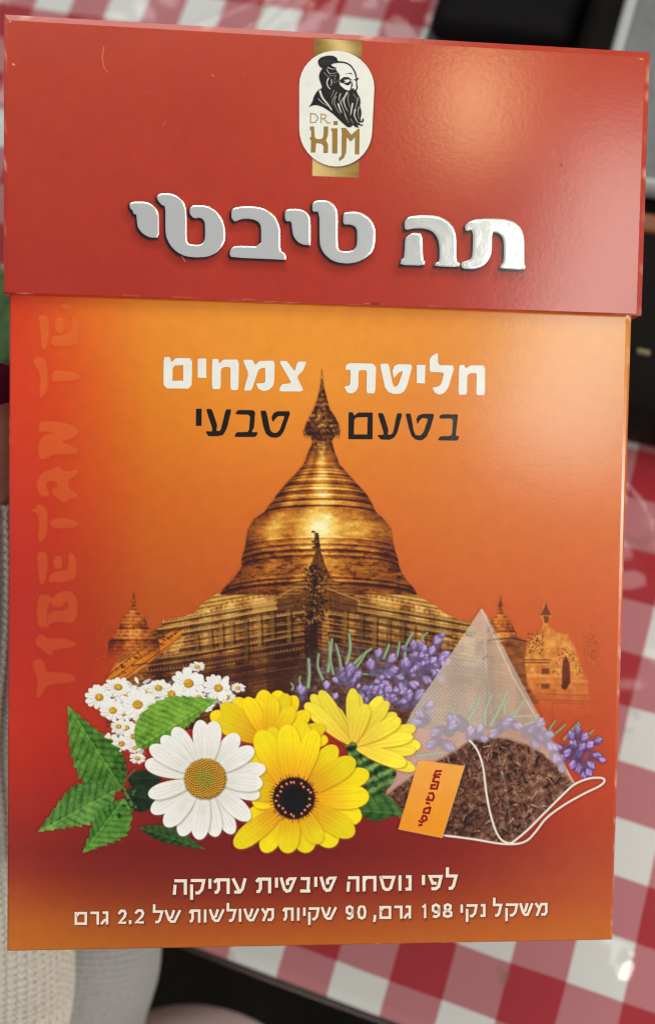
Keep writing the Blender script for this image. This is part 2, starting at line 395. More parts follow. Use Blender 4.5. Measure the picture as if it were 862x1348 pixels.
# ------------------------------------------------------------------ lid: raised silver title letters with their printed drop shadows
def title_letter(P):
    P = chaikin(P, 1, 0.2)
    A = 0.5 * sum(P[i - 1][0] * P[i][1] - P[i][0] * P[i - 1][1] for i in range(len(P)))
    if A < 0: P = P[::-1]                                   # now clockwise on the page (y down)
    n = len(P)
    def inset(d):
        out = []
        for i in range(n):
            t0 = P[i] - P[i - 1]; t1 = P[(i + 1) % n] - P[i]
            t0 = t0 / (np.linalg.norm(t0) + 1e-9); t1 = t1 / (np.linalg.norm(t1) + 1e-9)
            a = np.array([-t0[1], t0[0]]); b = np.array([-t1[1], t1[0]]); m_ = a + b; m_ /= max(np.linalg.norm(m_), 1e-6)
            out.append(P[i] + m_ * d / max(m_ @ a, 0.6))
        return np.array(out)
    V = []; F = []; prev = None
    for d, z in ((0, 0.00002), (0.25, 0.00012), (1.9, 0.00018), (3.0, 0.000195)):
        Q = inset(d); V += LP(Q[:, 0], Q[:, 1], z).tolist()
        if d > 0:                                           # tilt added so the foil mirrors the window light: each letter's top edge stands prouder than its foot
            for k in range(len(V) - n, len(V)): V[k][2] += 6.0e-6 * (355 - Q[k - len(V) + n, 1])
        cur = list(range(len(V) - n, len(V)))
        if prev:
            for k in range(n): F.append((prev[k], prev[(k + 1) % n], cur[(k + 1) % n], cur[k]))
        prev = cur
    for t in geometry.tessellate_polygon([[Vector((x, y, 0)) for x, y in inset(3.0)]]): F.append(tuple(prev[k] for k in t))
    bm = bmesh.new(); vs = [bm.verts.new(v) for v in V]
    for q in F:
        try: bm.faces.new([vs[k] for k in q])
        except ValueError: pass
    return bm_obj('title_letter', bm, M_FOIL, lid)
TITLE = [
 [crop(160, 240, 5.747, [(62,165),(85,150),(190,150),(240,175),(275,215),(287,260),(287,422),(215,420),(160,390),(125,345),(118,300),(115,245),(95,245),(85,215),(66,200)])],
 [crop(160, 240, 5.747, [(270,105),(300,88),(375,88),(430,110),(475,155),(495,215),(495,440),(512,468),(580,475),(615,460),(632,430),(632,310),(615,280),(590,270),(545,275),(515,240),(517,195),(545,175),(650,180),(720,220),(765,285),(785,350),(787,430),(765,485),(720,535),(650,565),(560,570),(480,560),(420,530),(370,480),(340,420),(333,370),(333,185),(305,175),(272,135)])],
 [crop(290, 250, 7.183, [(105,200),(125,175),(200,160),(320,160),(400,175),(470,210),(525,265),(555,330),(568,385),(568,575),(600,590),(622,620),(622,665),(570,660),(105,640),(88,610),(92,575),(110,545),(150,528),(385,535),(385,350),(365,310),(320,285),(260,275),(200,278),(135,305),(105,270)])],
 [crop(290, 250, 7.183, [(610,205),(635,185),(730,182),(800,200),(840,245),(853,300),(853,530),(840,525),(780,520),(730,495),(695,450),(680,400),(670,300),(620,300),(608,265)])],
 [crop(390, 250, 7.183, [(148,135),(175,108),(240,100),(310,110),(355,140),(382,190),(390,230),(390,530),(405,565),(440,580),(490,580),(535,570),(560,545),(572,510),(572,390),(555,350),(510,330),(440,330),(440,230),(470,212),(560,208),(630,225),(690,265),(725,320),(745,380),(748,470),(735,550),(710,600),(650,650),(570,685),(490,698),(400,690),(330,665),(270,615),(235,560),(218,500),(215,210),(150,210)])],
 [crop(515, 270, 4.537, [(75,100),(100,70),(190,60),(270,65),(330,90),(370,135),(388,190),(388,335),(410,345),(405,372),(255,365),(262,345),(285,335),(285,250),(275,200),(245,160),(200,142),(140,140),(78,152)]),
  crop(515, 270, 4.537, [(95,185),(125,165),(185,170),(188,325),(203,335),(195,362),(50,358),(58,325),(75,315),(80,200)])],
 [crop(515, 270, 4.537, [(435,125),(460,100),(520,82),(660,82),(730,100),(775,140),(793,200),(793,350),(802,365),(790,388),(645,380),(650,360),(668,340),(668,220),(655,185),(625,165),(600,165),(600,280),(580,330),(540,370),(490,385),(425,380),(413,360),(420,340),(470,325),(482,300),(485,150),(440,158)])]]
sh = Layer(150, 240, 705, 385, 1.25)
for L_ in TITLE:
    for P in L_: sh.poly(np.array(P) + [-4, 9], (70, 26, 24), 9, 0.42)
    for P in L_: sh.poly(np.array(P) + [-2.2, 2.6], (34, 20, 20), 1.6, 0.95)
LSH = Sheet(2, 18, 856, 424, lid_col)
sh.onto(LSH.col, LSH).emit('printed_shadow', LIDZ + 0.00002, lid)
for L_ in TITLE:
    a = title_letter(L_[0])
    if len(L_) > 1:                                          # the letter he has a detached left leg: still one letter, one mesh
        b = title_letter(L_[1]); bm = bmesh.new(); bm.from_mesh(a.data); bm.from_mesh(b.data); bm.to_mesh(a.data); bm.free()
        bpy.data.objects.remove(b)

# ------------------------------------------------------------------ lid: emblem (gold band, white plaque, portrait of a bearded man, gold lettering)
gb = Layer(408, 48, 478, 236, 1.0)
def goldc(X, Y):
    u = (X - 411 + (Y - 50) * 0.03) / 64.0
    k = np.where(Y < 140, np.exp(-((u - 0.48 - 0.12 * np.sin(Y * 0.12)) / 0.3) ** 2), 1.15 - u * 0.9)
    k = k + 0.18 * (fbm(X * 0.15, Y, 7, 3, 9) - 0.5) * 2
    return mixc((136, 106, 48), (222, 194, 128), np.clip(k, 0, 1))
gb.poly([(413.5, 50.4), (476.5, 54), (472, 234), (411, 231.5)], goldc, 0.6)
gb.onto(LSH.col, LSH).emit('gold_band', LIDZ + 0.00004, lid)
LG = lambda pts: crop(395, 60, 8.17, pts)
cap = []
for k in range(0, 19): cap.append((443.2 + 49.3 * math.cos(math.pi * k / 18), 114.0 - 47.2 * math.sin(math.pi * k / 18) + 1.6 * math.cos(math.pi * k / 18)))
for k in range(0, 19): cap.append((441.8 - 47.9 * math.cos(math.pi * k / 18), 169.5 + 48.5 * math.sin(math.pi * k / 18) - 1.0 * math.cos(math.pi * k / 18) + 1.2))
cs_ = Layer(388, 60, 500, 226, 1.0)
cs_.poly(np.array(cap) + [0.6, 1.6], (70, 30, 26), 2.2, 0.75); cs_.onto(LSH.col, LSH).emit('printed_shadow', LIDZ + 0.00006, lid)
plq = flat('emblem_plaque', [(cap, [])], (236, 236, 226), LIDZ + 0.00009, lid)
pm = Layer(400, 68, 484, 172, 0.5)
BK = (26, 22, 26); WH = (236, 236, 228)
sil = LG([(195,200),(190,160),(225,125),(290,108),(350,108),(395,130),(405,168),(440,168),(500,180),(550,210),(590,270),(605,310),(610,350),(634,350),(612,374),(612,420),(622,455),(604,485),(618,520),(642,560),(650,610),(642,650),(656,690),(660,740),(648,790),(652,812),(668,808),(664,790),(682,782),(686,815),(660,832),(632,822),(645,848),(686,850),(660,866),(612,852),(636,885),(600,880),(566,855),(545,880),(510,880),(440,820),(360,740),(290,690),(240,660),(180,640),(130,645),(90,665),(130,610),(150,540),(190,480),(240,455),(215,390),(200,330),(215,280),(240,245),(212,230)])
pm.poly(chaikin(sil, 1, 0.2), BK, 0.4)
face = LG([(330,205),(370,190),(440,185),(500,197),(546,228),(578,280),(594,330),(602,372),(598,420),(606,452),(592,478),(560,468),(520,488),(480,470),(432,430),(418,392),(428,320),(405,285),(385,262),(392,238),(350,225)])
pm.poly(chaikin(face, 1, 0.2), WH, 0.4)
for P in ([(424,372),(468,338),(520,340),(560,372),(520,364),(472,368),(430,400)], [(572,366),(634,350),(602,382)],
          [(425,385),(470,372),(505,398),(530,385),(536,362),(552,398),(528,425),(500,428),(468,408),(430,398)],
          [(560,380),(566,432),(548,462),(582,458),(572,472),(536,478),(545,440)], [(480,300),(550,294),(562,312),(540,304)],
          [(470,470),(520,485),(562,470),(592,480),(560,500),(480,492)]):
    pm.poly(LG(P), BK, 0.35)
pm.line(LG([(480,395),(505,392),(528,386)]), 1.3, 0.8, WH, 0.35)
for P, a, b in (([(385,545),(366,610),(392,680),(430,735)], .9, .5), ([(505,505),(470,580),(482,650),(512,705)], 2.2, .7), ([(522,520),(512,580),(528,640),(560,720)], .7, .4),
          ([(562,625),(552,690),(540,745)], 2.2, .9), ([(592,690),(582,745),(604,800),(622,830)], 2.0, .7), ([(434,520),(420,570),(440,640)], 1.4, .5),
          ([(624,560),(604,640),(584,705)], .9, .5), ([(462,560),(442,620),(470,700),(500,790)], 1.0, .6), ([(410,630),(430,690),(446,720)], 2.4, .8), ([(630,660),(622,720),(632,790)], 1.0, .4),
          ([(395,500),(345,590),(350,640)], .8, .3), ([(365,480),(330,560)], .7, .3), ([(480,740),(520,830)], .8, .3), ([(545,790),(570,840)], .7, .3), ([(572,520),(600,560),(612,600)], .6, .3),
          ([(214,490),(240,560),(300,635),(338,690)], 3.0, 1.6), ([(196,572),(240,615),(300,652)], 1.0, .5),
          ([(304,352),(288,395),(300,440),(322,466)], 1.8, 1.2), ([(335,365),(338,410),(326,430)], 1.2, .6), ([(380,330),(360,400),(400,380)], .5, .3),
          ([(285,250),(320,298),(400,292)], .7, .5), ([(300,235),(345,252),(396,248)], 1.3, .5), ([(262,290),(285,322),(330,345)], .6, .3), ([(290,270),(330,320),(390,318)], .6, .3)):
    pm.line(catmull(LG(P), 5), a, b, WH, 0.35, 0.92)
for k in range(7):
    x = 225 + k * 25; pm.line(LG([(x - 4, 150 + abs(k - 3) * 6), (x + (k - 3) * 5, 205)]), .5, .3, (130, 128, 126), 0.35, 0.8)
pm.onto(lambda X, Y: np.broadcast_to(np.array([236.0, 236, 226]), X.shape + (3,))).emit('portrait_print', LIDZ + 0.00012, lid)
GD = (158, 126, 68)
drs = [(p_, 1.4) for p_ in (LG([(113,725),(113,832)]), LG([(108,729),(165,738),(195,778),(165,825),(108,830)]), LG([(226,730),(226,835)]), LG([(222,733),(280,748),(272,780),(226,788)]), LG([(252,788),(304,838)]), LG([(316,824),(316,840)]))]
strokes('emblem_lettering', drs, (176, 154, 108), LIDZ + 0.00013, lid)
kim = [LG([(105,870),(150,870),(158,985),(178,1005),(220,1008),(245,990),(252,955),(255,870),(302,870),(300,960),(278,1020),(300,1060),(300,1155),(250,1155),(252,1085),(230,1055),(172,1050),(165,1150),(115,1150),(118,1020),(105,1010),(108,985),(120,980),(118,915),(105,905)]),
       LG([(360,812),(405,812),(405,855),(360,855)]), LG([(335,890),(402,890),(400,1160),(345,1160),(345,920),(335,915)]),
       LG([(440,885),(490,885),(550,960),(622,895),(640,895),(635,1170),(588,1170),(590,985),(545,1032),(500,985),(495,1150),(470,1210),(420,1245),(415,1215),(445,1180),(448,930)])]
flat('emblem_lettering', [(p_, []) for p_ in kim], GD, LIDZ + 0.00013, lid)
def scuff(P, w0, w1, col, a):                                 # one scratch, speck or worn spot in the lacquer of the lid
    P = np.array(P, float); lo, hi = P.min(0) - 4, P.max(0) + 4
    L_ = Layer(max(lo[0], 12), max(lo[1], 27), min(hi[0], 846), hi[1], .8); L_.line(P, w0, w1, col, .8, a); L_.onto(LSH.col).emit('scuff', LIDZ + 0.00003, lid)
scuff([(137, 62), (135, 76), (137, 88), (142, 95)], 1.4, 1.0, (236, 180, 160), .55); scuff([(17.5, 84.5), (19.5, 85.2)], 2.2, 1.8, (240, 190, 170), .95); scuff([(279, 99), (281.5, 100)], 1.5, 1.0, (236, 180, 160), .6)
scuff([(215, 165), (219, 160)], 1.4, 1.0, (230, 160, 140), .4); scuff([(240, 338), (244, 344)], 1.4, 1.0, (236, 190, 170), .6); scuff([(190, 120), (206, 124)], 1.2, 1.0, (220, 140, 120), .25); scuff([(320, 96), (322, 101)], 1.3, 1.0, (220, 140, 120), .3)
scuff([(737.5, 216), (738.5, 219)], 2.4, 2.0, (104, 28, 26), .9)
for k in range(12):
    x, y = RNG.uniform(30, 830), RNG.uniform(90, 370); scuff([(x, y), (x + .8, y + .5)], 1.4, 1.2, (220, 130, 105), RNG.uniform(.15, .4))
for k in range(9):
    x = RNG.uniform(150, 640); y = 383.4 + (x - 10) * .0344; e = RNG.uniform(8, 26); scuff([(x, y), (x + e, y + e * .0344)], 1.0, .6, (232, 170, 150), RNG.uniform(.2, .5))
scuff([(842, 77.5), (846, 78)], 1.4, 1.2, (250, 226, 200), .8); scuff([(12.5, 28.5), (14.5, 28.2)], 1.6, 1.2, (246, 226, 206), .85)

# ------------------------------------------------------------------ front: lettering
Z = {'ghost': 0.00003, 'temple': 0.00006, 'text': 0.00009}
W1, W2, W3, W4 = (lambda p: crop(205, 455, 8.21, p)), (lambda p: crop(305, 455, 8.21, p)), (lambda p: crop(445, 455, 8.21, p)), (lambda p: crop(545, 455, 8.21, p))
CK = lambda p: chaikin(p, 1, 0.12)
white = (238, 238, 230)
flat('white_lettering', [(CK(W1([(88,122),(155,122),(172,180),(215,135),(395,135),(390,465),(85,462)])), [W1([(185,245),(210,215),(298,210),(298,378),(182,380)])]),
  (W1([(455,140),(548,138),(548,350),(455,345)]), []),
  (CK(W1([(610,143),(675,143),(690,195),(730,150),(900,150),(895,480),(808,480),(808,232),(740,232),(705,250),(703,470),(608,470)])), []),
  (CK(W2([(120,152),(222,152),(255,210),(300,165),(465,162),(460,390),(445,440),(400,480),(345,492),(290,470),(262,408),(350,405),(362,385),(362,240),(330,240),(290,260),(215,485),(130,485),(182,305)])), []),
  (CK(W2([(510,165),(595,165),(680,280),(712,172),(810,172),(770,270),(705,335),(780,495),(515,495),(520,450),(550,415),(648,405)])), [])], white, Z['text'], body)
flat('white_lettering', [(CK(W3([(75,260),(90,205),(125,188),(410,195),(400,515),(305,515),(310,265),(220,268),(218,440),(190,495),(150,517),(100,510),(65,445),(130,425),(135,262)])), []),
  (CK(W3([(450,195),(545,195),(585,400),(600,440),(620,445),(650,420),(700,275),(660,285),(600,355),(585,270),(610,215),(650,200),(805,205),(745,430),(715,490),(670,520),(600,522),(540,500),(505,450),(485,360)])), []),
  (W4([(25,208),(120,208),(115,408),(28,405)]), []),
  (CK(W4([(165,285),(165,150),(190,110),(255,75),(258,210),(438,215),(365,460),(320,515),(270,530),(225,510),(192,455),(265,440),(290,415),(325,290)])), []),
  (CK(W4([(485,210),(535,210),(560,245),(605,213),(765,215),(762,535),(668,535),(675,295),(600,300),(572,320),(568,530),(475,530)])), [])], white, Z['text'], body)
K1, K2, K3 = (lambda p: crop(250, 530, 6.157, p)), (lambda p: crop(450, 530, 9.578, p)), (lambda p: crop(530, 530, 9.578, p))
AYIN, TET, BET = [(132,52),(178,52),(222,180),(215,230),(250,230),(292,55),(338,55),(300,210),(270,262),(225,272),(150,272),(128,233),(190,233)], [(572,65),(618,65),(652,225),(675,245),(705,245),(730,220),(770,108),(720,108),(700,120),(672,158),(662,120),(680,85),(710,70),(818,70),(762,230),(735,270),(700,285),(650,280),(615,250),(595,190)], [(388,60),(530,62),(520,200),(500,240),(552,240),(535,278),(360,278),(378,240),(480,238),(490,98),(368,95)]
dark = (38, 26, 24)
flat('black_lettering', [(K1([(52,50),(97,50),(95,188),(50,188)]), []), (CK(K1(AYIN)), []), (CK(K1(BET)), []), (CK(K1(TET)), [])], dark, Z['text'], body)
flat('black_lettering', [(K2([(85,122),(135,122),(155,165),(210,125),(388,125),(385,462),(82,460)]), [K2([(155,210),(190,185),(325,182),(320,402),(150,402)])]),
  (CK(K2([(450,133),(520,133),(585,340),(575,405),(615,405),(645,380),(695,135),(760,135),(700,370),(660,440),(600,468),(490,465),(445,410),(535,405)])), []),
  (CK(K3([(35,138),(100,138),(135,350),(160,410),(225,415),(265,370),(320,205),(250,190),(215,220),(185,270),(170,205),(200,160),(250,142),(400,140),(345,330),(300,430),(240,475),(170,470),(110,420),(75,310)])), []),
  (CK(K3([(480,148),(695,148),(690,200),(665,420),(715,425),(690,480),(440,475),(470,425),(620,420),(635,200),(455,200)])), [])], dark, Z['text'], body)
# small Hebrew lines: stroke letters (unit box, x right, y down to the baseline)
HB = {'he': [[(0,.02),(1,.02),(1,1)], [(.06,.42),(.0,1)]], 'qof': [[(0,.02),(1,.02),(.85,.72),(.6,.98),(.35,.98)], [(.06,.42),(.06,1.42)]],
 'yod': [[(.5,0),(.5,.58)]], 'vav': [[(.5,0),(.5,1)]], 'tav': [[(.04,.14),(.16,.0),(1,.0),(1,1)], [(.3,.02),(.3,.72),(.18,.95),(0,.97)]],
 'ayin': [[(0,0),(.5,.9)], [(1,0),(.78,.74),(.56,.97),(.06,.97)]], 'tet': [[(0,0),(.22,.8),(.4,.97),(.62,.92),(1,0),(.6,.02),(.45,.16),(.46,.4)]],
 'bet': [[(.06,.02),(.82,.02),(.76,.95)], [(0,.98),(1,.98)]], 'het': [[(0,0),(0,1)], [(0,.3),(.22,.02),(1,.02),(1,1)]],
 'samekh': [[(0,.03),(1,.03),(.76,.85),(.58,.98),(.42,.98),(.24,.85),(.03,.03)]], 'nun': [[(.1,.02),(1,.02),(1,.97),(0,.97)]],
 'pe': [[(.62,.56),(.3,.56),(.06,.03),(1,.03),(.78,.82),(.55,.98),(.18,.98)]], 'lamed': [[(.06,-.55),(.04,.02),(1,.02),(.7,.8),(.5,.97),(.18,.97)]],
 'memf': [[(.02,0),(.02,.98),(1,.98),(1,.02),(.3,.02),(.06,.34)]], 'resh': [[(0,.02),(1,.02),(1,1)]], 'gimel': [[(.15,.02),(.9,.02),(.9,1)], [(.86,.62),(.4,.74),(0,1)]],
 'shin': [[(0,0),(.22,.78),(.4,.97),(.62,.95),(1,0)], [(.56,.0),(.42,.55),(.2,.72)]], 'mem': [[(0,0),(.34,.46),(.1,1)], [(.32,.44),(.52,.02),(1,.02),(1,.75),(.85,.96),(.5,.96)]],
 '2': [[(.04,.1),(.3,-.12),(.75,-.1),(.92,.15),(.75,.45),(.05,.97),(1,.97)]], '.': [[(.5,.84),(.5,1.02)]], ',': [[(.62,.8),(.55,1.05),(.2,1.25)]],
 '9': [[(.95,.25),(.9,.5),(.5,.58),(.1,.4),(.1,.02),(.5,-.12),(.9,.02),(.95,.4),(.9,.85),(.5,1.0),(.1,.92)]], '0': [[(.5,-.12),(.85,0),(1,.44),(.85,.88),(.5,1.0),(.15,.88),(0,.44),(.15,0),(.46,-.12)]],
 '1': [[(.1,.12),(.7,-.1),(.7,1)]], '8': [[(.5,.42),(.15,.3),(.12,.0),(.5,-.12),(.88,.0),(.85,.3),(.5,.42),(.98,.62),(.95,.9),(.5,1.0),(.05,.9),(.02,.62),(.46,.43)]]}
def hebrew(items, wd, y0f, hf):
    out = []
    for g, xa, xb in items:
        yt = y0f((xa + xb) / 2); h = hf
        xa2, xb2 = xa + wd / 2, xb - wd / 2; ya, yb = yt + wd * .42, yt + h - wd * .42
        for st in HB[g]:
            p = [(xa2 + (xb2 - xa2) * u, ya + (yb - ya) * v) for u, v in st]
            e0 = np.array(p[0]) - p[1]; e1 = np.array(p[-1]) - p[-2]              # square ends run out to the letter's box
            if st[0] != st[-1] and abs(e0[1]) > abs(e0[0]): p[0] = tuple(np.array(p[0]) + e0 / np.linalg.norm(e0) * wd * .4)
            if st[0] != st[-1] and abs(e1[1]) > abs(e1[0]): p[-1] = tuple(np.array(p[-1]) + e1 / np.linalg.norm(e1) * wd * .4)
            out.append((p, wd))
    return out
y1 = lambda x: 1157.6 - (x - 230) * 0.0178
L1 = [('he',227.8,246.2),('qof',249.4,270.5),('yod',274.2,278.8),('tav',280.6,302.5),('ayin',305.5,324.4),('tav',335.8,357),('yod',361.8,366.2),('tet',368.3,390.2),('bet',393.1,410.5),('yod',413.4,417.8),('tet',420.8,443),('he',456,472.8),('het',477.1,495.3),('samekh',498.6,520.2),('vav',523.9,528.6),('nun',531.4,541.5),('yod',555,559.2),('pe',562.6,582.4),('lamed',586,602)]
y2 = lambda x: 1200.4 - (x - 105) * 0.0196
L2 = [('memf',98.4,115),('resh',117.8,130.8),('gimel',132.7,143.8),('2',155.3,168),('.',169.8,173.5),('2',177.2,191.2),('lamed',201,215.3),('shin',217,238.5),('tav',248.4,264.1),('vav',268.2,272.3),('shin',275.3,295.7),('lamed',298,311.5),('vav',314.1,318.1),('shin',320.7,341.2),('mem',344,360.7),('tav',371.4,386.5),('vav',390.5,394.8),('yod',398.6,402.6),('qof',404.8,420.6),('shin',422.5,443.3),('9',454,466),('0',469.9,482.3),(',',490.6,495.5),('memf',499,514.7),('resh',517.2,529.6),('gimel',531,541.5),('1',553.8,562.5),('9',567.1,579.7),('8',582.4,595.5),('yod',605.3,609.5),('qof',612,628.3),('nun',630.4,638.7),('lamed',648,660.7),('qof',663.8,681.6),('shin',683.2,701.4),('mem',703.5,720.2)]
lsh = Layer(90, 1135, 730, 1226, 1.0)
cream = (242, 232, 214)
for it in (hebrew(L1, 4.0, y1, 20.4), hebrew(L2, 3.3, y2, 17.2)):
    for P, wd_ in it: lsh.line(np.array(P) + [1.2, 1.4], wd_, wd_, (70, 28, 24), 1.3, 0.5)
lsh.onto(board_col).emit('printed_shadow', Z['text'] - 0.00003, body)
strokes('cream_lettering', hebrew(L1, 4.0, y1, 20.4), cream, Z['text'], body)
strokes('cream_lettering', hebrew(L2, 3.3, y2, 17.2), cream, Z['text'] + 0.000004, body)
# pale ghost lettering up the left side
g1, g2, g3 = (lambda p: crop(30, 380, 7.49, p)), (lambda p: crop(30, 540, 6.74, p)), (lambda p: crop(30, 720, 6.42, p))
GH = [g1(p) for p in ([(380,170),(405,150),(440,150),(480,172),(460,205),(390,205)], [(150,265),(255,265),(262,420),(245,560),(210,615),(185,570),(175,350)], [(320,310),(360,280),(405,300),(412,440),(320,440)], [(485,275),(520,280),(552,330),(555,520),(510,565),(285,570),(285,490),(320,460),(480,455)],
  [(105,700),(150,670),(200,680),(235,720),(250,850),(250,980),(200,1075),(165,1060),(180,900),(160,800),(110,740)], [(290,830),(330,805),(450,815),(540,840),(580,878),(520,910),(380,910),(285,930)])]
GH += [g2(p) for p in ([(140,200),(150,110),(190,95),(320,100),(420,125),(490,165),(495,215),(420,260),(330,278),(450,320),(495,360),(490,390),(350,390),(250,395),(225,430),(170,440),(145,420),(140,310),(160,250),(220,212),(300,200),(160,190)], [(130,620),(170,560),(250,525),(290,520),(315,490),(350,535),(430,545),(490,520),(495,560),(440,600),(400,620),(410,700),(490,740),(480,780),(400,790),(380,830),(330,800),(260,740),(270,690),(310,690),(300,625),(215,630),(210,690),(240,740),(220,770),(150,760),(130,690)],
  [(75,890),(130,870),(120,840),(180,840),(215,880),(225,1000),(210,1120),(160,1180),(135,1150),(150,1020),(140,920)], [(250,970),(340,950),(450,970),(495,1010),(480,1045),(250,1050)])]
GH += [g3(p) for p in ([(120,40),(210,45),(215,180),(190,300),(150,325),(135,200)], [(265,90),(300,65),(335,90),(335,185),(265,185)], [(390,50),(415,45),(450,90),(460,230),(430,285),(300,300),(215,300),(235,230),(290,205),(395,195)],
  [(130,430),(170,400),(230,410),(260,440),(280,400),(350,370),(420,380),(460,440),(465,560),(430,650),(380,630),(230,640),(220,680),(130,680),(120,560)], [(110,800),(130,740),(180,745),(200,775),(340,770),(430,795),(465,825),(420,855),(270,865),(245,910),(215,915),(170,870),(120,830)],
  [(80,980),(120,945),(170,950),(190,1000),(195,1060),(330,1055),(430,1085),(455,1115),(420,1145),(220,1165),(190,1190),(160,1270),(115,1280),(130,1180),(125,1080),(90,1030)])]
gl = Layer(36, 392, 112, 930, 1.0)
for P in GH: gl.poly(chaikin(P, 2) + [-0.5, 2.2], (172, 50, 32), 2.5, 0.26)
for P in GH: gl.poly(chaikin(P, 2), lambda X, Y: mixc((240, 122, 60), (208, 94, 54), sst(400, 900, Y)), 1.3, 0.55)
for P in (g3([(212,478),(250,470),(255,505),(345,510),(345,466),(390,462),(392,532),(222,548),(215,640),(205,640)]),): gl.poly(chaikin(P, 1), (176, 56, 40), 1.2, 0.7)
FSH = Sheet(2, 384, 842, 1258, board_col)
gl.onto(FSH.col, FSH).emit('pale_lettering', Z['ghost'], body)

# ------------------------------------------------------------------ front: the printed golden temple
T1, T8, T5 = (lambda p: crop(240, 470, 2.394, p)), (lambda p: crop(80, 740, 2.535, p)), (lambda p: crop(600, 760, 3.918, p))
tl = Layer(84, 484, 824, 960, 1.0)
def ramp(t, stops):
    t = np.clip(t, stops[0][0], stops[-1][0]); xs = [s_[0] for s_ in stops]
    return np.stack([np.interp(t, xs, [s_[1][k] for s_ in stops]) for k in range(3)], -1)
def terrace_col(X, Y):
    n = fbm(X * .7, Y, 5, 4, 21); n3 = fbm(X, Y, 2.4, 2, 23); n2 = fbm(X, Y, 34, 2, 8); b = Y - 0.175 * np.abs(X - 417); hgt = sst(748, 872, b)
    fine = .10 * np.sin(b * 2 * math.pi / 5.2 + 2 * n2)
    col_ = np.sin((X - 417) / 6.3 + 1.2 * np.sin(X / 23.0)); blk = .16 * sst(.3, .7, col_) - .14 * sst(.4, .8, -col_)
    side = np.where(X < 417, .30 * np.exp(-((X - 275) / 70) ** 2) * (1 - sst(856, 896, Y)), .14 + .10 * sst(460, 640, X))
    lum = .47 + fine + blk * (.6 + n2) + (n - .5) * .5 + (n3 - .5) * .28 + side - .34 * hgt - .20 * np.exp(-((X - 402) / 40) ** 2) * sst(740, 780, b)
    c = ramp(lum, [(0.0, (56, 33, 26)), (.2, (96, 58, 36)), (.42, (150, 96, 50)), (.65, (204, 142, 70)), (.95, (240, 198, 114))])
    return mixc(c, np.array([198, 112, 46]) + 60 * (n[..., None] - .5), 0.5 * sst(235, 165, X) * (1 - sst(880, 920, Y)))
terr = T8([(340,212),(400,190),(450,165),(475,145),(530,112),(620,85),(700,70)]) + T1([(300,745),(550,742),(640,730),(740,755),(800,785),(820,805)]) + [(607, 817), (640, 836), (690, 852), (700, 880), (690, 965), (330, 965), (140, 958)] + T8([(150,400),(185,330),(250,280),(300,235)])
def lfade(X, Y): return sst(108, 170, X) * (1 - 0.75 * sst(620, 720, X))
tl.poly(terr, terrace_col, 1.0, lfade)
# orange stairway on the left, with its rails
st = T8([(150,400),(180,345),(262,300),(330,258),(395,215),(425,222),(330,310),(270,355),(190,410)])
def stairc(X, Y):
    s_ = (X * 0.55 + Y) / 3.0
    return mixc((200, 104, 34), (236, 150, 56), 0.5 + 0.5 * np.sin(s_ * 2.1) * 0.6 + (fbm(X, Y, 4, 3, 4) - .5))
tl.poly(st, stairc, 0.9, lambda X, Y: sst(120, 160, X))
for P in (T8([(150,385),(250,305),(395,210)]), T8([(185,405),(290,330),(420,235)]), T8([(170,395),(270,318),(405,222)])): tl.line(P, 1.4, 1.2, (92, 46, 22), .7, .75)
tl.line(T8([(240,345),(420,320),(560,290),(760,270)]), 1.6, 1.6, (60, 34, 24), .8, .7); tl.line(T8([(250,330),(420,305),(560,276)]), 1.2, 1.2, (206, 140, 70), .7, .6)
for k in range(26):
    x, y = RNG.uniform(150, 240), 0; y = 898 - (x - 139) * 0.72 + RNG.uniform(-8, 6); tl.dot(x, y, RNG.uniform(1, 3), RNG.uniform(.8, 2), 0.4, (84, 42, 24), .8, .8)
TQ = lambda p: crop(105, 712, 2.513, p)
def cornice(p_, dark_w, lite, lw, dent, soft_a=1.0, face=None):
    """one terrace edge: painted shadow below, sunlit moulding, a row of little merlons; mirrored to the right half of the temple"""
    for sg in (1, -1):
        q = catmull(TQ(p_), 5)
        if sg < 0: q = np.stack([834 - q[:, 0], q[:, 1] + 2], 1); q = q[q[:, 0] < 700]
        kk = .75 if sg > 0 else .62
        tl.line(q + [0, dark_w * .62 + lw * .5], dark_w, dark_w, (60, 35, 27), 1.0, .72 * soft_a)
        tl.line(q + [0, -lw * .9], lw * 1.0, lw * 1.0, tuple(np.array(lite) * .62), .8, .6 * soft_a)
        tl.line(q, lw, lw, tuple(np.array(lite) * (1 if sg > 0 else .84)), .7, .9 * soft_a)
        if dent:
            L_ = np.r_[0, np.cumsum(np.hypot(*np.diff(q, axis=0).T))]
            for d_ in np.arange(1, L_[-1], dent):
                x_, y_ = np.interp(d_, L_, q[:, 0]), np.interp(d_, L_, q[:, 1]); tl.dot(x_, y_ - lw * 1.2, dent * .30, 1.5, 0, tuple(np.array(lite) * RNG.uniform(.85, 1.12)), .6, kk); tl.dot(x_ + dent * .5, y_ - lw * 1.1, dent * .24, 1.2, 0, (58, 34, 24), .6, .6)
G_ = (222, 168, 88); G2_ = (196, 138, 72); G3_ = (156, 102, 60); G4_ = (122, 78, 52)
cornice([(262,292),(420,266),(560,240),(730,212)], 4.5, G_, 1.7, 0)
cornice([(276,270),(420,244),(560,220),(700,198)], 3.0, G_, 1.4, 3.2)
cornice([(342,302),(450,284),(600,258),(742,236)], 4.2, G_, 1.6, 3.4)
cornice([(345,330),(450,312),(600,288),(742,268)], 2.2, G2_, 1.1, 0)
cornice([(335,352),(450,336),(600,312),(742,292)], 5.5, G2_, 1.5, 0)
cornice([(262,388),(400,368),(560,340),(742,308)], 3.4, G2_, 1.5, 3.6)
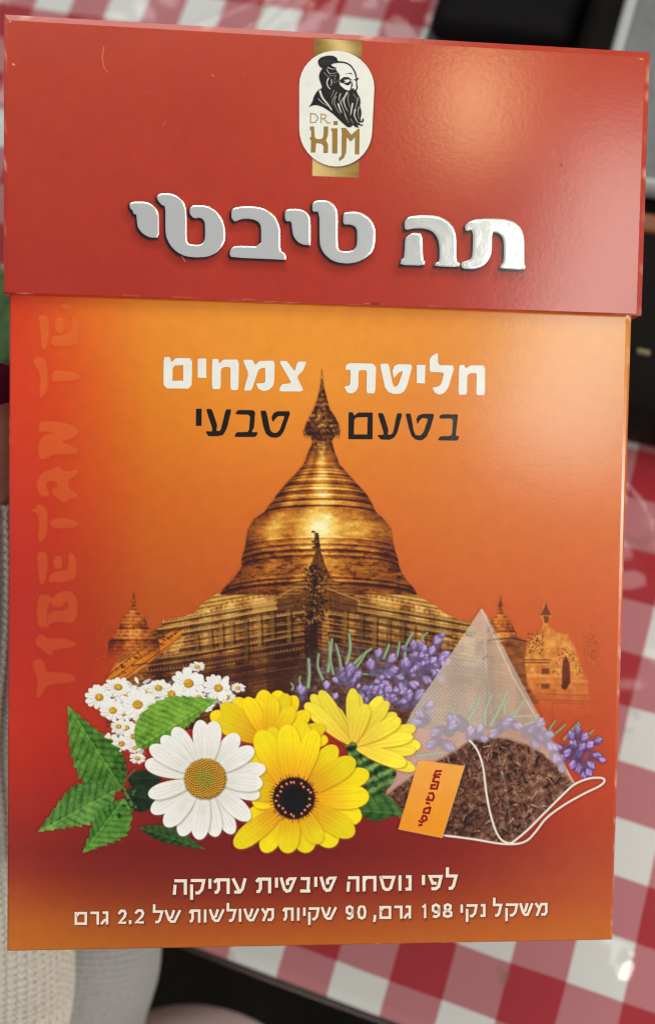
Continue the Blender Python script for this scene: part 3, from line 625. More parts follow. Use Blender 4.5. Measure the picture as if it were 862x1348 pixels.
cornice([(235,412),(400,388),(560,362),(742,332)], 6.0, G3_, 1.4, 0)
cornice([(225,432),(400,410),(560,386),(742,356)], 3.0, G3_, 1.2, 4.2)
cornice([(280,448),(400,434),(560,410),(742,384)], 6.5, G4_, 1.3, 0)
cornice([(380,462),(560,440),(742,414)], 6.0, G4_, 1.2, 0)
for sg in (1, -1):                                                      # stepped buttresses
    for x, y0, y1, lt_ in ((466, 278, 352, .95), (500, 270, 340, .75), (592, 250, 345, .95), (636, 240, 320, .7), (690, 222, 330, .85), (430, 300, 352, .7), (385, 315, 362, .7), (548, 262, 400, .6)):
        q = TQ([(x, y0), (x + 3, y1)]); q = [(834 - a, b + 2) for a, b in q] if sg < 0 else q
        tl.line(q, 4.6, 5.2, tuple(np.array((212, 156, 84)) * lt_ * (.86 if sg > 0 else .72)), 1.2, .55); tl.line([(q[0][0] + 3.8, q[0][1]), (q[1][0] + 4.2, q[1][1])], 2.2, 2.2, (46, 28, 22), 1.0, .6)
tl.poly(TQ([(572,200),(646,186),(652,228),(570,240)]), (216, 168, 90), 1.2, .6)
# first terrace lip: a pale golden ellipse under the dome
lip = T1([(42,802),(60,780),(110,745),(200,728),(300,720),(420,712),(560,715),(660,725),(740,752),(800,785),(818,806),(700,770),(560,748),(420,742),(290,752),(160,770),(70,800)])
tl.poly(lip, lambda X, Y: mixc((150, 98, 44), (222, 176, 92), np.clip(0.5 + 0.5 * np.sin((Y - 0.17 * np.abs(X - 418)) * 1.15) + (fbm(X, Y, 5, 3, 2) - .5), 0, 1)), 0.8)
for k in range(-22, 23):
    x = 418 + k * 7; y = 768 + abs(k) * 1.45 + max(0, abs(k) - 17) * 2; tl.line([(x, y), (x, y + 2.4)], 1.5, 1.5, (96, 56, 28), .6, .7)
# dome, cone and spire: profile (y, left, right)
prof = np.array([(486, 423.4, 424.2), (500, 422.4, 425.2), (512, 421, 427), (525, 417.6, 430.5), (538, 413, 434), (549, 407, 441), (558, 402.5, 446), (566, 400.4, 447.6), (571, 403, 445), (577, 409, 439), (581, 411, 437), (586, 410, 438), (596, 405, 441), (603, 402.5, 444), (610, 400, 446), (618, 394, 453), (637, 376, 470), (650, 365, 482), (658, 360, 487), (668, 352, 492), (674, 348, 495), (683, 334.5, 505), (697, 326, 515.6), (720, 322.6, 519), (728, 320, 521), (737, 318, 524), (745, 318.5, 525), (754, 313, 528.5), (766, 303, 537), (775, 294, 545), (783, 289.5, 549)], float)
outline = [(r_[1], r_[0]) for r_ in prof] + [(r_[2], r_[0]) for r_ in prof[::-1]]
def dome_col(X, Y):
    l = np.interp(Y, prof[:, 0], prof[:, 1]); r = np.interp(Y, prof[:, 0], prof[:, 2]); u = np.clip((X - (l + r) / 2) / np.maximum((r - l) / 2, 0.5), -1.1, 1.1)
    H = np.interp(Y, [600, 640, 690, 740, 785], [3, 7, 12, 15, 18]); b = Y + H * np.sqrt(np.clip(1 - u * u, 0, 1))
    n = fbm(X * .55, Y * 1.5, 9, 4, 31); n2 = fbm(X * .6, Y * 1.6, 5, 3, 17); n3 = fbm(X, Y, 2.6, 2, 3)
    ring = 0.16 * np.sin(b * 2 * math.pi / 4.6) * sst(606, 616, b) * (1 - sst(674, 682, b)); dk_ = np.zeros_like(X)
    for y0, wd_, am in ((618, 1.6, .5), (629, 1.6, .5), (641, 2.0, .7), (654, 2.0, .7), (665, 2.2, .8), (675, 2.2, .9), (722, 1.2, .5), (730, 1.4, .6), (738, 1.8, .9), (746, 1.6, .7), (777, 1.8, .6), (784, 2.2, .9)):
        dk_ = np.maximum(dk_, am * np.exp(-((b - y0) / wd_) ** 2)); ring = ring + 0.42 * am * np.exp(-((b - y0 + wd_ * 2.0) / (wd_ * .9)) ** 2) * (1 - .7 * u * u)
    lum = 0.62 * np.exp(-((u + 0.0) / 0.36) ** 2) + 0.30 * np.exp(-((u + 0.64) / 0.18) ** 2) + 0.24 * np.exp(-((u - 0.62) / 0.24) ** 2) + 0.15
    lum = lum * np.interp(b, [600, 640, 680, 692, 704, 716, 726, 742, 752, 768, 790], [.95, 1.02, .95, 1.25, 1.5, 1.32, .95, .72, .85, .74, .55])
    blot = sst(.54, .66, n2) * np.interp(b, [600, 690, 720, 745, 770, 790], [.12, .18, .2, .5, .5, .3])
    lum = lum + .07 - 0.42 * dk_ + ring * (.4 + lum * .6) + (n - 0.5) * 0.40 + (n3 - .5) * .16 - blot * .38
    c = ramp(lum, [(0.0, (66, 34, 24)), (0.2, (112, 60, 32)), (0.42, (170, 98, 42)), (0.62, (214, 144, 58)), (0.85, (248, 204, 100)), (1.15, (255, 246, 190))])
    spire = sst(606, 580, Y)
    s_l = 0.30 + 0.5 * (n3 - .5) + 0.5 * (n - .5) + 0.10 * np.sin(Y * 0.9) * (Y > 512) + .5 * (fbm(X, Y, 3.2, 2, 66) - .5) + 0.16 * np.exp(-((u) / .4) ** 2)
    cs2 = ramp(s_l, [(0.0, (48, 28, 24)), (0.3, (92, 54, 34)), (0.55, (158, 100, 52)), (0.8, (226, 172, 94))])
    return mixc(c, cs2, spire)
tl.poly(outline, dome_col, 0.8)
for y0, xl, xr in ((567, 400, 447), (571, 402, 446)): 
    for k in range(16): tl.line([(xl + (xr - xl) * k / 15, y0), (xl + (xr - xl) * k / 15, y0 + 4 + RNG.uniform(0, 2))], 1.4, .8, (40, 24, 20), .6, .85)
tl.dot(430, 680, 7, 3.5, 0, (255, 236, 150), 3, .85); tl.dot(431, 681, 3, 2, 0, (255, 252, 220), 1.5, .9)
# roofed corner with its carved finial
tl.poly(T1([(288,758),(350,715),(405,690),(420,640),(428,560),(436,640),(450,690),(500,715),(556,762),(555,772),(440,735),(290,770)]), lambda X, Y: ramp(0.35 + fbm(X, Y, 5, 4, 6) * .5 - .18 * np.sin(Y * 1.3), [(0, (52, 30, 22)), (.5, (120, 72, 36)), (1, (190, 130, 64))]), .8)
tl.poly(T1([(300,765),(440,728),(552,765),(552,800),(300,800)]), lambda X, Y: ramp(0.25 + fbm(X * .4, Y, 4, 3, 7) * .45, [(0, (46, 28, 22)), (.5, (100, 60, 34)), (1, (170, 116, 60))]), .8, .8)
tl.line(T1([(290,764),(350,728),(440,722),(556,768)]), 1.6, 1.6, (204, 152, 80), .7, .75)
tl.poly(T1([(405,655),(420,610),(428,555),(436,610),(450,655),(470,700),(385,700)]), lambda X, Y: ramp(.2 + fbm(X, Y, 3, 3, 12) * .6, [(0, (44, 26, 22)), (.6, (120, 70, 36)), (1, (180, 120, 60))]), .7)
for k in range(330):
    y = RNG.uniform(744, 822); hw = 8 + 8 * abs(math.sin((y - 742) / 13.0)) + (y > 790) * 4
    x = 415 + RNG.normal(0, .5) * hw; tl.dot(x, y, RNG.uniform(.9, 2.4), RNG.uniform(.8, 1.8), RNG.uniform(0, 3), [(40, 26, 22), (58, 38, 28), (164, 114, 64), (44, 28, 24), (90, 58, 36)][k % 5], .6, .9)
for k in range(9): tl.dot(415.5 + RNG.normal(0, 2), 700 + k * 2.6, 2.6 + .4 * k * .5, 1.5, 0, (50, 28, 22), .7, .85)
# dark foot of the terrace behind the flowers
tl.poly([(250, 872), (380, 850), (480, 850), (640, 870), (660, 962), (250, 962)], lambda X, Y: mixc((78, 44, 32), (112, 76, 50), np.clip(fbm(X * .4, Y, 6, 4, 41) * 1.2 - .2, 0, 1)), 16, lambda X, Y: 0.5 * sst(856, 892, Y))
# little stupas: left and right
def stupa(cx, top, k, base_w, pale, fade):
    pr = [(0, .6), (8, 1.4), (12, 3.2), (15, 2.2), (20, 2.6), (24, 4.5), (27, 7), (30, 12), (35, 15), (42, 17.5), (46, 18.5), (48, 21), (54, 22), (60, 27), (62, 31), (66, 33), (80, 34), (96, 36)]
    pts = [(cx - wd_ * k, top + y * k) for y, wd_ in pr] + [(cx + wd_ * k, top + y * k) for y, wd_ in pr[::-1]]
    def col(X, Y):
        v = (Y - top) / k; u = (X - cx) / (30 * k)
        lum = np.interp(v, [0, 20, 26, 40, 47, 50, 60, 64, 70, 90], [.22, .3, .42, .40, .24, .72, .66, .40, .50, .55]) + .10 * np.sin(v * 1.3) + .25 * np.exp(-((u + .1) / .25) ** 2) * (v > 24) + (fbm(X, Y, 4, 3, 14) - .5) * .7 - .5 * u * u - .30 * ((v > 61.5) & (v < 64.5))
        return ramp(lum, [(0, (84, 42, 26)), (.35, (148, 76, 36)), (.65, (204, 116, 50)), (1, (236, 168, 88))])
    tl.poly(pts, col, .8, lambda X, Y: fade(X, Y) * (1 - sst(top + 62 * k, top + 92 * k, Y)))
stupa(176.5, 779, 1.02, 60, 0, lambda X, Y: .95 * np.ones_like(X))
for k in range(60): x, y = RNG.uniform(118, 190), RNG.uniform(828, 868); tl.dot(x, y, RNG.uniform(1, 4), RNG.uniform(.6, 1.3), -.12, (112, 48, 28) if k % 2 else (208, 110, 52), .8, .35 * min(1, (x - 112) / 50))
stupa(658.5, 785, .98, 60, 0, lambda X, Y: .95 * np.ones_like(X))
tl.poly(T5([(240,330),(290,300),(360,322),(370,430),(380,560),(430,640),(350,700),(290,480)]), lambda X, Y: ramp(fbm(X * .5, Y, 5, 4, 22) * .9, [(.1, (86, 46, 30)), (.5, (140, 80, 44)), (.9, (190, 120, 62))]), 1.2, .9)
tl.line(T5([(200,325),(270,312),(362,330)]), 1.6, 1.6, (72, 40, 28), .7, .8)
# shrine on the right with its flame-shaped niche
shp = T5([(455,125),(470,175),(492,195),(470,225),(480,255),(520,285),(575,295),(600,340),(630,400),(650,480),(680,530),(690,700),(470,760),(420,640),(370,560),(350,430),(365,360),(400,310),(440,270),(450,225),(430,200),(445,170)])
tl.poly(shp, lambda X, Y: mixc(ramp(.30 + fbm(X, Y, 7, 4, 33) * .62 + .05 * np.sin(Y * .8) * (Y > 868), [(.2, (116, 58, 32)), (.5, (200, 116, 52)), (.85, (242, 172, 88))]), (196, 92, 52), sst(870, 935, Y) * .7), 1.6, lambda X, Y: (1 - .9 * sst(895, 950, Y)))
tl.poly(T5([(545,520),(548,440),(565,405),(585,440),(588,540),(570,575),(545,575)]), (92, 40, 26), .9, .85)
for k in range(90):
    a = RNG.uniform(0, 1); side = RNG.choice([-1, 1]); x = 566 + side * (12 + 52 * a) + RNG.normal(0, 8); y = 372 + 130 * a + RNG.normal(0, 12)
    X_, Y_ = T5([(x, y)])[0]; tl.dot(X_, Y_, RNG.uniform(.6, 1.5), RNG.uniform(.5, 1.1), RNG.uniform(0, 3), (106, 52, 30) if k % 2 else (236, 168, 92), .6, .7)
for k in range(70):
    X_, Y_ = T5([(RNG.uniform(368, 450), RNG.uniform(290, 400))])[0]; tl.dot(X_, Y_, RNG.uniform(.7, 1.8), RNG.uniform(.6, 1.2), RNG.uniform(0, 3), (84, 44, 28) if k % 3 else (216, 140, 74), .6, .75)
for P in ([(345,425),(480,425)], [(345,440),(480,440)]): tl.line(T5(P), 1.5, 1.5, (96, 50, 30), .7, .8)
for P in ([(440,470),(480,470),(480,500),(440,500)], [(440,550),(480,550),(480,575),(440,575)], [(540,560),(580,510),(590,540),(560,585)]): tl.poly(T5(P), (88, 44, 28), .9, .7)
for y in (600, 630): tl.line(T5([(420, y), (690, y + 10)]), 1.2, 1.2, (130, 62, 36), .8, .5)
tl.line(T5([(495,740),(498,645),(670,655)]), 1.6, 1.2, (150, 66, 40), .9, .45)
for P in ([(462,130),(450,165),(432,195),(490,195),(474,165)], [(450,200),(478,200),(474,235),(455,235)]): tl.poly(T5(P), (92, 50, 34), .8, .8)
pil = T5([(610,325),(660,320),(665,285),(695,275),(705,250),(715,290),(740,340),(735,400),(745,440),(740,560),(735,720),(690,720),(680,600),(680,430),(672,400),(668,355),(630,352)])
tl.poly(pil, lambda X, Y: np.stack([170 + 40 * fbm(X, Y, 5, 3, 50), 78 + 26 * fbm(X, Y, 5, 3, 50), 40 + 18 * fbm(X, Y, 5, 3, 50)], -1), 1.6, lambda X, Y: .62 * (1 - sst(850, 930, Y)))
for k in range(30): X_, Y_ = T5([(RNG.uniform(668, 735), RNG.uniform(290, 430))])[0]; tl.dot(X_, Y_, RNG.uniform(.7, 1.8), RNG.uniform(.6, 1.2), RNG.uniform(0, 3), (130, 58, 34), .7, .4)
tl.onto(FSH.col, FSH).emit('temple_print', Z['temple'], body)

# ------------------------------------------------------------------ front: printed flowers, leaves and the tea bag
def petal_poly(cx, cy, ang, r0, r1, wd, tipk=0.62, n=9, bend=0.0):
    L = r1 - r0; up = []; dn = []
    for k in range(n + 1):
        t = math.sin(math.pi / 2 * k / n); ww = wd / 2 * (math.sin(math.pi * min(1, t / tipk) / 2) ** 0.8 * 0.72 + .28 if t < tipk else math.sqrt(max(0, 1 - ((t - tipk) / (1 - tipk)) ** 2.4)))
        a = ang + bend * t * t; bx, by = cx + (r0 + L * t) * math.cos(a), cy + (r0 + L * t) * math.sin(a)
        up.append((bx - ww * math.sin(a), by + ww * math.cos(a))); dn.append((bx + ww * math.sin(a), by - ww * math.cos(a)))
    return np.array(up + dn[::-1][1:])
def petal_col(cx, cy, ang, r1, inner, outer, streak, k1=.5, seed=0):
    ca, sa = math.cos(ang), math.sin(ang)
    def f(X, Y):
        u = ((X - cx) * ca + (Y - cy) * sa) / r1; v = (-(X - cx) * sa + (Y - cy) * ca)
        c = mixc(inner, outer, np.clip(u / k1 - .35, 0, 1)); s_ = np.sin(v * 1.25 + seed) * .5 + (fbm(u * 14, v * 1.1, 3, 2, seed) - .5) * .8
        return c + s_[..., None] * np.array(streak) * np.clip(1.25 - u, .3, 1)[..., None]
    return f
# leaves (serrated, veined)
def leaf(name, mid, wl, wr, z, dk, lt, teeth=11, tooth=2.6, seed=0, fade=None):
    m_ = catmull(np.array(mid, float), 8); n = len(m_); t_ = np.linspace(0, 1, n)
    tg = np.gradient(m_, axis=0); tg /= np.linalg.norm(tg, axis=1)[:, None]; nr = np.stack([-tg[:, 1], tg[:, 0]], 1)
    def side(wd_, sg):
        out = []
        for k in range(n * 3):
            tt = k / (n * 3 - 1); i = tt * (n - 1); i0 = int(i); i1 = min(n - 1, i0 + 1); f_ = i - i0
            b = m_[i0] * (1 - f_) + m_[i1] * f_; q = nr[i0]; ph = (tt * teeth) % 1.0
            ww = wd_ * (1.06 * math.sin(math.pi * tt ** 1.32) if 0 < tt < 1 else 0) + 1.5 * tooth * (ph - .5) * math.sin(math.pi * tt)
            out.append(b + q * sg * max(ww, .2))
        return out
    P = np.array(side(wl, 1) + side(wr, -1)[::-1]); lo = P.min(0); hi = P.max(0)
    L_ = Layer(lo[0] - 3, lo[1] - 3, hi[0] + 3, hi[1] + 3, 0.8)
    a0, a1 = m_[0], m_[-1]; ax = (a1 - a0) / np.linalg.norm(a1 - a0); Ln = np.linalg.norm(a1 - a0)
    def col(X, Y):
        u = (X - a0[0]) * ax[0] + (Y - a0[1]) * ax[1]; v = -(X - a0[0]) * ax[1] + (Y - a0[1]) * ax[0]
        s_ = (u - np.abs(v) * .72) / Ln * teeth + .35 * (fbm(X, Y, 16, 2, seed) - .5); k_ = np.floor(s_); fr = s_ - k_
        sec = np.abs(v) / 4.6 + .5 * fr + .7 * (fbm(X, Y, 7, 2, seed + 9) - .5); f2_ = sec - np.floor(sec)
        puff = np.sin(math.pi * fr) ** .6 * (.72 + .28 * np.sin(math.pi * f2_) ** .6); soft_ = fbm(X * 1.0, Y * 1.0, 9, 3, seed + 5)
        lum = .27 + .38 * puff + .34 * (fbm(X, Y, 4.5, 2, seed + 15) - .5) + .55 * (soft_ - .5) + .30 * (fbm(X, Y, 34, 2, seed) - .5) + np.where(v > 0, .10, -.08) - .10 * np.clip(u / Ln, 0, 1)
        c = ramp(lum, [(0, dk), (.45, tuple((np.array(dk) + np.array(lt)) / 2)), (.95, lt)])
        return mixc(c, np.array(lt) * 1.12, np.clip(1 - np.abs(v) / 1.1, 0, 1) * .55)
    L_.poly(P, col, .6)
    L_.onto(FSH.col, FSH).emit(name, z, body); return P
zf = 0.00009; dz = 0.000006; zi = [0]
def nz():
    zi[0] += 1; return zf + dz * zi[0]
f1, f2, f3, f4 = (lambda p: crop(30, 860, 2.612, p)), (lambda p: crop(270, 880, 2.78, p)), (lambda p: crop(500, 780, 2.694, p)), (lambda p: crop(360, 800, 2.873, p))
# bouquet: lavender sprigs behind
def lavender(name, buds, needles, veil=0.0, seed=0):
    xs = [b[0] for b in buds] + [n_[0] for n_ in needles]; ys = [b[1] for b in buds] + [n_[1] for n_ in needles] + [n_[3] for n_ in needles]
    xs += [n_[2] for n_ in needles]
    L_ = Layer(min(xs) - 16, min(ys) - 16, max(xs) + 16, max(ys) + 16, .8)
    vm = lambda c: tuple(np.array(c) * (1 - veil) + np.array((214, 206, 200)) * veil)
    for x0, y0, x1, y1, wd_ in needles:
        b = RNG.uniform(-4, 4); mid = ((x0 + x1) / 2 + b, (y0 + y1) / 2)
        L_.line(catmull([(x0, y0), mid, (x1, y1)], 5), wd_ * 1.3, wd_, vm((92, 122, 82)), .8, .95 - veil * .35); L_.line(catmull([(x0 + .6, y0), (mid[0] + .6, mid[1]), (x1 + .6, y1)], 5), wd_ * .6, wd_ * .4, vm((166, 190, 146)), .7, .9 - veil * .35)
    for x, y, s_, a in buds:
        g = RNG.uniform(.84, 1.14); s_ = s_ * 1.28
        L_.dot(x + .8, y + 1.2, s_ * 1.05, s_ * .64, a, vm((78, 58, 108)), 1.1, .6)
        for k in range(3):
            aa = a + (k - 1) * .5 + RNG.uniform(-.15, .15); q_ = s_ * (.28 + .16 * (k == 1)); px_, py_ = x + math.cos(aa) * q_, y + math.sin(aa) * q_; sh_ = (.78, 1.08, .92)[k] * g
            L_.dot(px_ + .3, py_ + .6, s_ * .56, s_ * .31, aa, vm((92, 70, 128)), 1.0, .55); L_.dot(px_, py_, s_ * .54, s_ * .28, aa, vm(np.minimum(np.array((164, 134, 202)) * sh_, 245)), .8, .92)
            ex, ey = math.cos(aa) * s_ * .24, math.sin(aa) * s_ * .24; L_.line([(px_ - ex, py_ - ey - .6), (px_ + ex, py_ + ey - .6)], s_ * .10, s_ * .16, vm(np.array((230, 216, 244)) * min(1, sh_)), .8, .75)
        L_.dot(x - math.cos(a) * s_ * .6, y - math.sin(a) * s_ * .6, s_ * .3, s_ * .25, a, vm((96, 92, 110)), .6, .7)
    L_.onto(FSH.col, FSH).emit(name, nz(), body)
def budcloud(c, n, sx, sy, s0, s1, a0, da):
    return [(c[0] + RNG.normal(0, 1) * sx, c[1] + RNG.normal(0, 1) * sy, RNG.uniform(s0, s1), a0 + RNG.normal(0, da)) for _ in range(n)]
nd = [(205, 240, 220, 120, 4.2), (225, 250, 210, 130, 3), (275, 210, 285, 100, 4.2), (255, 230, 235, 140, 3.6), (300, 215, 368, 155, 3.6), (130, 300, 132, 195, 4.6), (185, 270, 170, 175, 3.4), (415, 190, 436, 140, 3.6), (465, 185, 475, 130, 3), (495, 190, 525, 95, 3.6), (300, 240, 350, 165, 3), (565, 130, 580, 95, 2.8), (110, 300, 100, 260, 2.6), (70, 310, 66, 285, 2.6), (330, 250, 395, 255, 2)]
nd = [(*f4([(a, b)])[0], *f4([(c, d)])[0], e) for a, b, c, d, e in nd]
bd = []
for (x, y, s_, a) in [(615,130,9,-1.1),(560,155,9,-1.9),(530,150,8,-1.7),(595,170,8,-1.2),(635,185,10,-.5),(540,195,9,-2.6),(598,205,7,-.8),(640,205,9,-.2),(495,225,11,-1.3),(535,230,8,-.6),(600,235,9,.3),(570,265,9,.6),(625,262,8,.5),(480,290,10,.8),(520,285,9,.2),(505,345,11,-1.4),(545,340,11,-1.1),(395,180,8,-1.4),(370,225,10,-1.8),(440,200,9,-1.0),(425,245,9,.3),(415,280,7,.6),(285,245,11,-1.3),(265,270,9,-2.2),(105,320,9,-1.6),(360,320,9,-1.2),(395,310,9,-.9),(435,340,9,-.4),(350,350,8,2.2),(445,235,8,-.2),(200,300,7,-1.5),(575,370,8,.4),(230,340,6,-1.2),(310,260,8,-.8),(470,260,7,0.2)]:
    q = f4([(x, y)])[0]; bd.append((q[0], q[1], s_, a))
bd += budcloud(f4([(560, 200)])[0], 26, 15, 13, 4, 7, -1, .8) + budcloud(f4([(400, 330)])[0], 40, 20, 9, 3.5, 6, -1, .8) + budcloud(f4([(280, 260)])[0], 7, 8, 8, 4, 6, -1.3, .5)
hz_ = Layer(384, 850, 600, 970, 1.2)
hz_.poly(chaikin(f4([(70,300),(120,190),(230,120),(400,140),(560,120),(640,180),(620,300),(560,420),(300,420),(90,380)]), 2), lambda X, Y: mixc((70, 52, 50), (150, 128, 150), np.clip(fbm(X, Y, 5, 3, 4) * 1.8 - .5, 0, 1)), 14, lambda X, Y: np.clip(.2 + 1.1 * (fbm(X, Y, 6, 3, 9) - .3), 0, .75))
hz_.onto(FSH.col, FSH).emit('lavender_print', nz(), body)
lavender('lavender_print', bd, nd, 0.14)
# lavender tip on the far right
bd = [(*f3([(x, y)])[0], s_, a) for x, y, s_, a in [(700,495,7,-1.5),(680,515,8,-1.8),(720,520,8,-1.0),(765,525,7,-.4),(690,545,8,-2.2),(735,545,8,-.6),(640,550,8,3.0),(655,580,8,2.6),(700,580,9,-1.2),(760,575,8,.2),(780,590,6,.4),(700,610,9,1.3),(740,605,8,.8),(720,640,6,1.4),(735,630,7,1.0),(670,560,8,2.2),(710,555,8,-1.0),(685,600,8,1.8)]]
nd = [(*f3([(a, b)])[0], *f3([(c, d)])[0], 2.6) for a, b, c, d in [(600,485,620,455),(650,520,700,465),(690,500,700,460),(720,520,755,488),(620,500,655,468)]]
lavender('lavender_print', bd, nd)
# tea bag: mesh pyramid, leaf tea showing through, thread and tag
tb = Layer(508, 796, 802, 1118, 0.8)
pyr = f3([(360,58),(375,75),(690,680),(470,888),(225,862),(70,800),(20,720),(45,560),(110,430)])
def tulle(X, Y):
    wv = np.sin(X * 1.9 + Y * .5) * np.sin(Y * 1.8 - X * .35); n = fbm(X, Y, 30, 3, 61)
    c = mixc((172, 150, 132), (230, 218, 206), np.clip(.50 + .5 * (n - .5) + .16 * wv + .2 * sst(800, 960, Y) - .25 * ((X - 633) * .92 + (Y - 802) * .02 > 8), 0, 1))
    return c
tb.poly(pyr, tulle, .9, lambda X, Y: .76 - .10 * sst(560, 520, X) + .08 * np.sin(X * 1.2) * np.sin(Y * 1.1))
teap = f3([(15,725),(60,690),(130,640),(215,590),(290,545),(330,520),(400,515),(460,520),(520,540),(580,575),(640,625),(690,680),(470,888),(225,862),(70,800)])
def teac(X, Y):
    n = fbm(X, Y, 6, 4, 71); n2 = fbm(X + 40, Y, 3, 2, 72)
    return ramp(n * .75 + n2 * .45 - .22 + .10 * sst(640, 720, X), [(0.1, (52, 30, 24)), (.4, (102, 66, 52)), (.65, (148, 106, 86)), (.9, (196, 160, 138))])
tb.poly(teap, teac, 2.2, .96)
TP = np.array(teap)
for k in range(760):
    x = RNG.uniform(506, 756); y = RNG.uniform(970, 1112)
    if sdf(np.array([x]), np.array([y]), TP)[0] > -2: continue
    a = RNG.uniform(0, math.pi); s_ = RNG.uniform(3, 9)
    tb.line([(x, y), (x + math.cos(a) * s_ * .5 + RNG.normal(0, .6), y + math.sin(a) * s_ * .5), (x + math.cos(a) * s_, y + math.sin(a) * s_)], RNG.uniform(.8, 1.9), .6, [(46, 28, 26), (70, 46, 38), (134, 94, 74), (168, 134, 114), (112, 68, 52), (36, 24, 24)][k % 6], .6, RNG.uniform(.55, .95))
for k in range(240):
    x = RNG.uniform(510, 752); y = RNG.uniform(974, 1108)
    if sdf(np.array([x]), np.array([y]), TP)[0] > -4: continue
    a = RNG.uniform(0, math.pi); s_ = RNG.uniform(4, 11); c_ = [(190, 152, 130), (58, 36, 30), (150, 104, 82), (40, 26, 24), (122, 78, 60)][k % 5]; e_ = (x + math.cos(a) * s_, y + math.sin(a) * s_)
    tb.line([(x + .7, y + 1), (e_[0] + .7, e_[1] + 1)], 2.6, 1.2, (30, 20, 20), .8, .6); tb.line([(x, y), ((x + e_[0]) / 2 + RNG.normal(0, .8), (y + e_[1]) / 2), e_], RNG.uniform(1.6, 2.8), .8, c_, .6, .95)
tb.line(f3([(360,60),(470,300),(560,455),(690,680)]), 1.4, 1.6, (226, 216, 206), .8, .7); tb.line(f3([(358,60),(110,430)]), 1.0, 1.0, (220, 206, 192), .8, .55)
tb.line(f3([(362,62),(372,200),(388,380),(410,520),(450,720),(470,885)]), 1.2, 1.2, (220, 208, 196), 1.2, .32)
for P in ([(305,150),(330,155)], [(365,235),(380,225)], [(385,170),(440,160)], [(400,145),(425,140)]): tb.line(f3(P), 2, 1.2, (110, 84, 74), 1.0, .55)
tb.onto(FSH.col, FSH).emit('tea_bag_print', nz(), body)
nd = [(*f3([(a, b)])[0], *f3([(c, d)])[0], e) for a, b, c, d, e in [(310,450,352,370,4.4),(370,470,395,365,3.6),(390,470,450,350,4),(430,480,510,380,3.2),(265,430,260,410,2.4),(470,440,560,435,3.4),(240,500,300,490,4),(130,580,230,565,4.2),(440,430,460,370,3),(410,470,480,420,3),(500,470,570,450,3)]]
bd = [(*f3([(x, y)])[0], s_, a) for x, y, s_, a in [(275,460,13,-2.6),(205,490,9,2.6),(190,530,9,2.4),(235,540,10,.4),(320,500,9,-1.4),(350,490,8,-1.2),(250,480,10,-1),(440,465,11,-.6),(410,490,9,2.4),(480,470,8,.2),(530,490,10,-.5),(560,470,9,-.9),(570,510,10,.5),(600,540,10,.7),(620,580,9,1.0),(545,530,8,.9),(150,440,9,-2.6),(170,400,7,-.7),(360,515,7,.2),(590,500,8,.2),(140,460,9,2.9),(640,615,7,1.2)]]
lavender('lavender_print', bd, nd, 0.52)
tg_ = Layer(518, 972, 802, 1120, .7)
for P in (f3([(318,525),(345,560),(365,620),(378,720),(395,800),(420,865),(450,888),(475,886)]), f3([(215,860),(330,875),(420,890),(480,892),(520,880),(550,850),(590,800),(650,755),(720,715),(775,688),(795,670),(785,658),(740,660),(690,680),(650,715),(580,785),(520,845),(465,890)])):
    q = catmull(P, 6); tg_.line(q + [.8, 1.2], 3.2, 3.2, (84, 40, 32), 1.0, .5); tg_.line(q, 2.7, 2.7, (232, 224, 210), .7); tg_.line(q + [-.4, -.5], 1.0, 1.0, (250, 246, 236), .6, .8)
tg_.onto(FSH.col, FSH).emit('thread_print', nz(), body)
# chamomile cluster
ch = Layer(112, 862, 332, 1010, .8)
ch.poly(chaikin(f1([(300,150),(380,110),(480,90),(600,100),(690,120),(740,150),(690,180),(600,180),(470,200),(420,300),(420,380),(380,350),(300,290),(330,220)]), 2), lambda X, Y: mixc((112, 84, 66), (236, 232, 224), np.clip(fbm(X, Y, 4, 2, 81) * 2.6 - .9, 0, 1)), 3.0, lambda X, Y: np.clip(2.2 * fbm(X, Y, 7, 2, 82) - .5, 0, 1))
CB = np.array(f1([(290,130),(380,95),(480,85),(600,85),(690,115),(725,150),(690,178),(600,180),(470,200),(420,290),(425,385),(385,345),(300,290),(300,210)]))
for k in range(330):
    x, y = RNG.uniform(138, 312), RNG.uniform(888, 1008)
    if sdf(np.array([x]), np.array([y]), CB)[0] > 1: continue
    a = RNG.uniform(0, 6.28); P = petal_poly(x, y, a, 0, RNG.uniform(8, 14), RNG.uniform(3.6, 5.4), .6, 5); g = RNG.uniform(.80, 1.0)
    ch.poly(P + [.6, 1.0], (120, 96, 80), 1.0, .5); ch.poly(P, tuple(np.array((248, 247, 242)) * g), .6, .95)
for k in range(26):
    x, y = f1([(RNG.uniform(320, 440), RNG.uniform(210, 380))])[0]; ch.dot(x, y, RNG.uniform(1.5, 4), RNG.uniform(1.2, 2.6), RNG.uniform(0, 3), [(150, 74, 44), (90, 52, 40), (110, 120, 60)][k % 3], .8, .75)
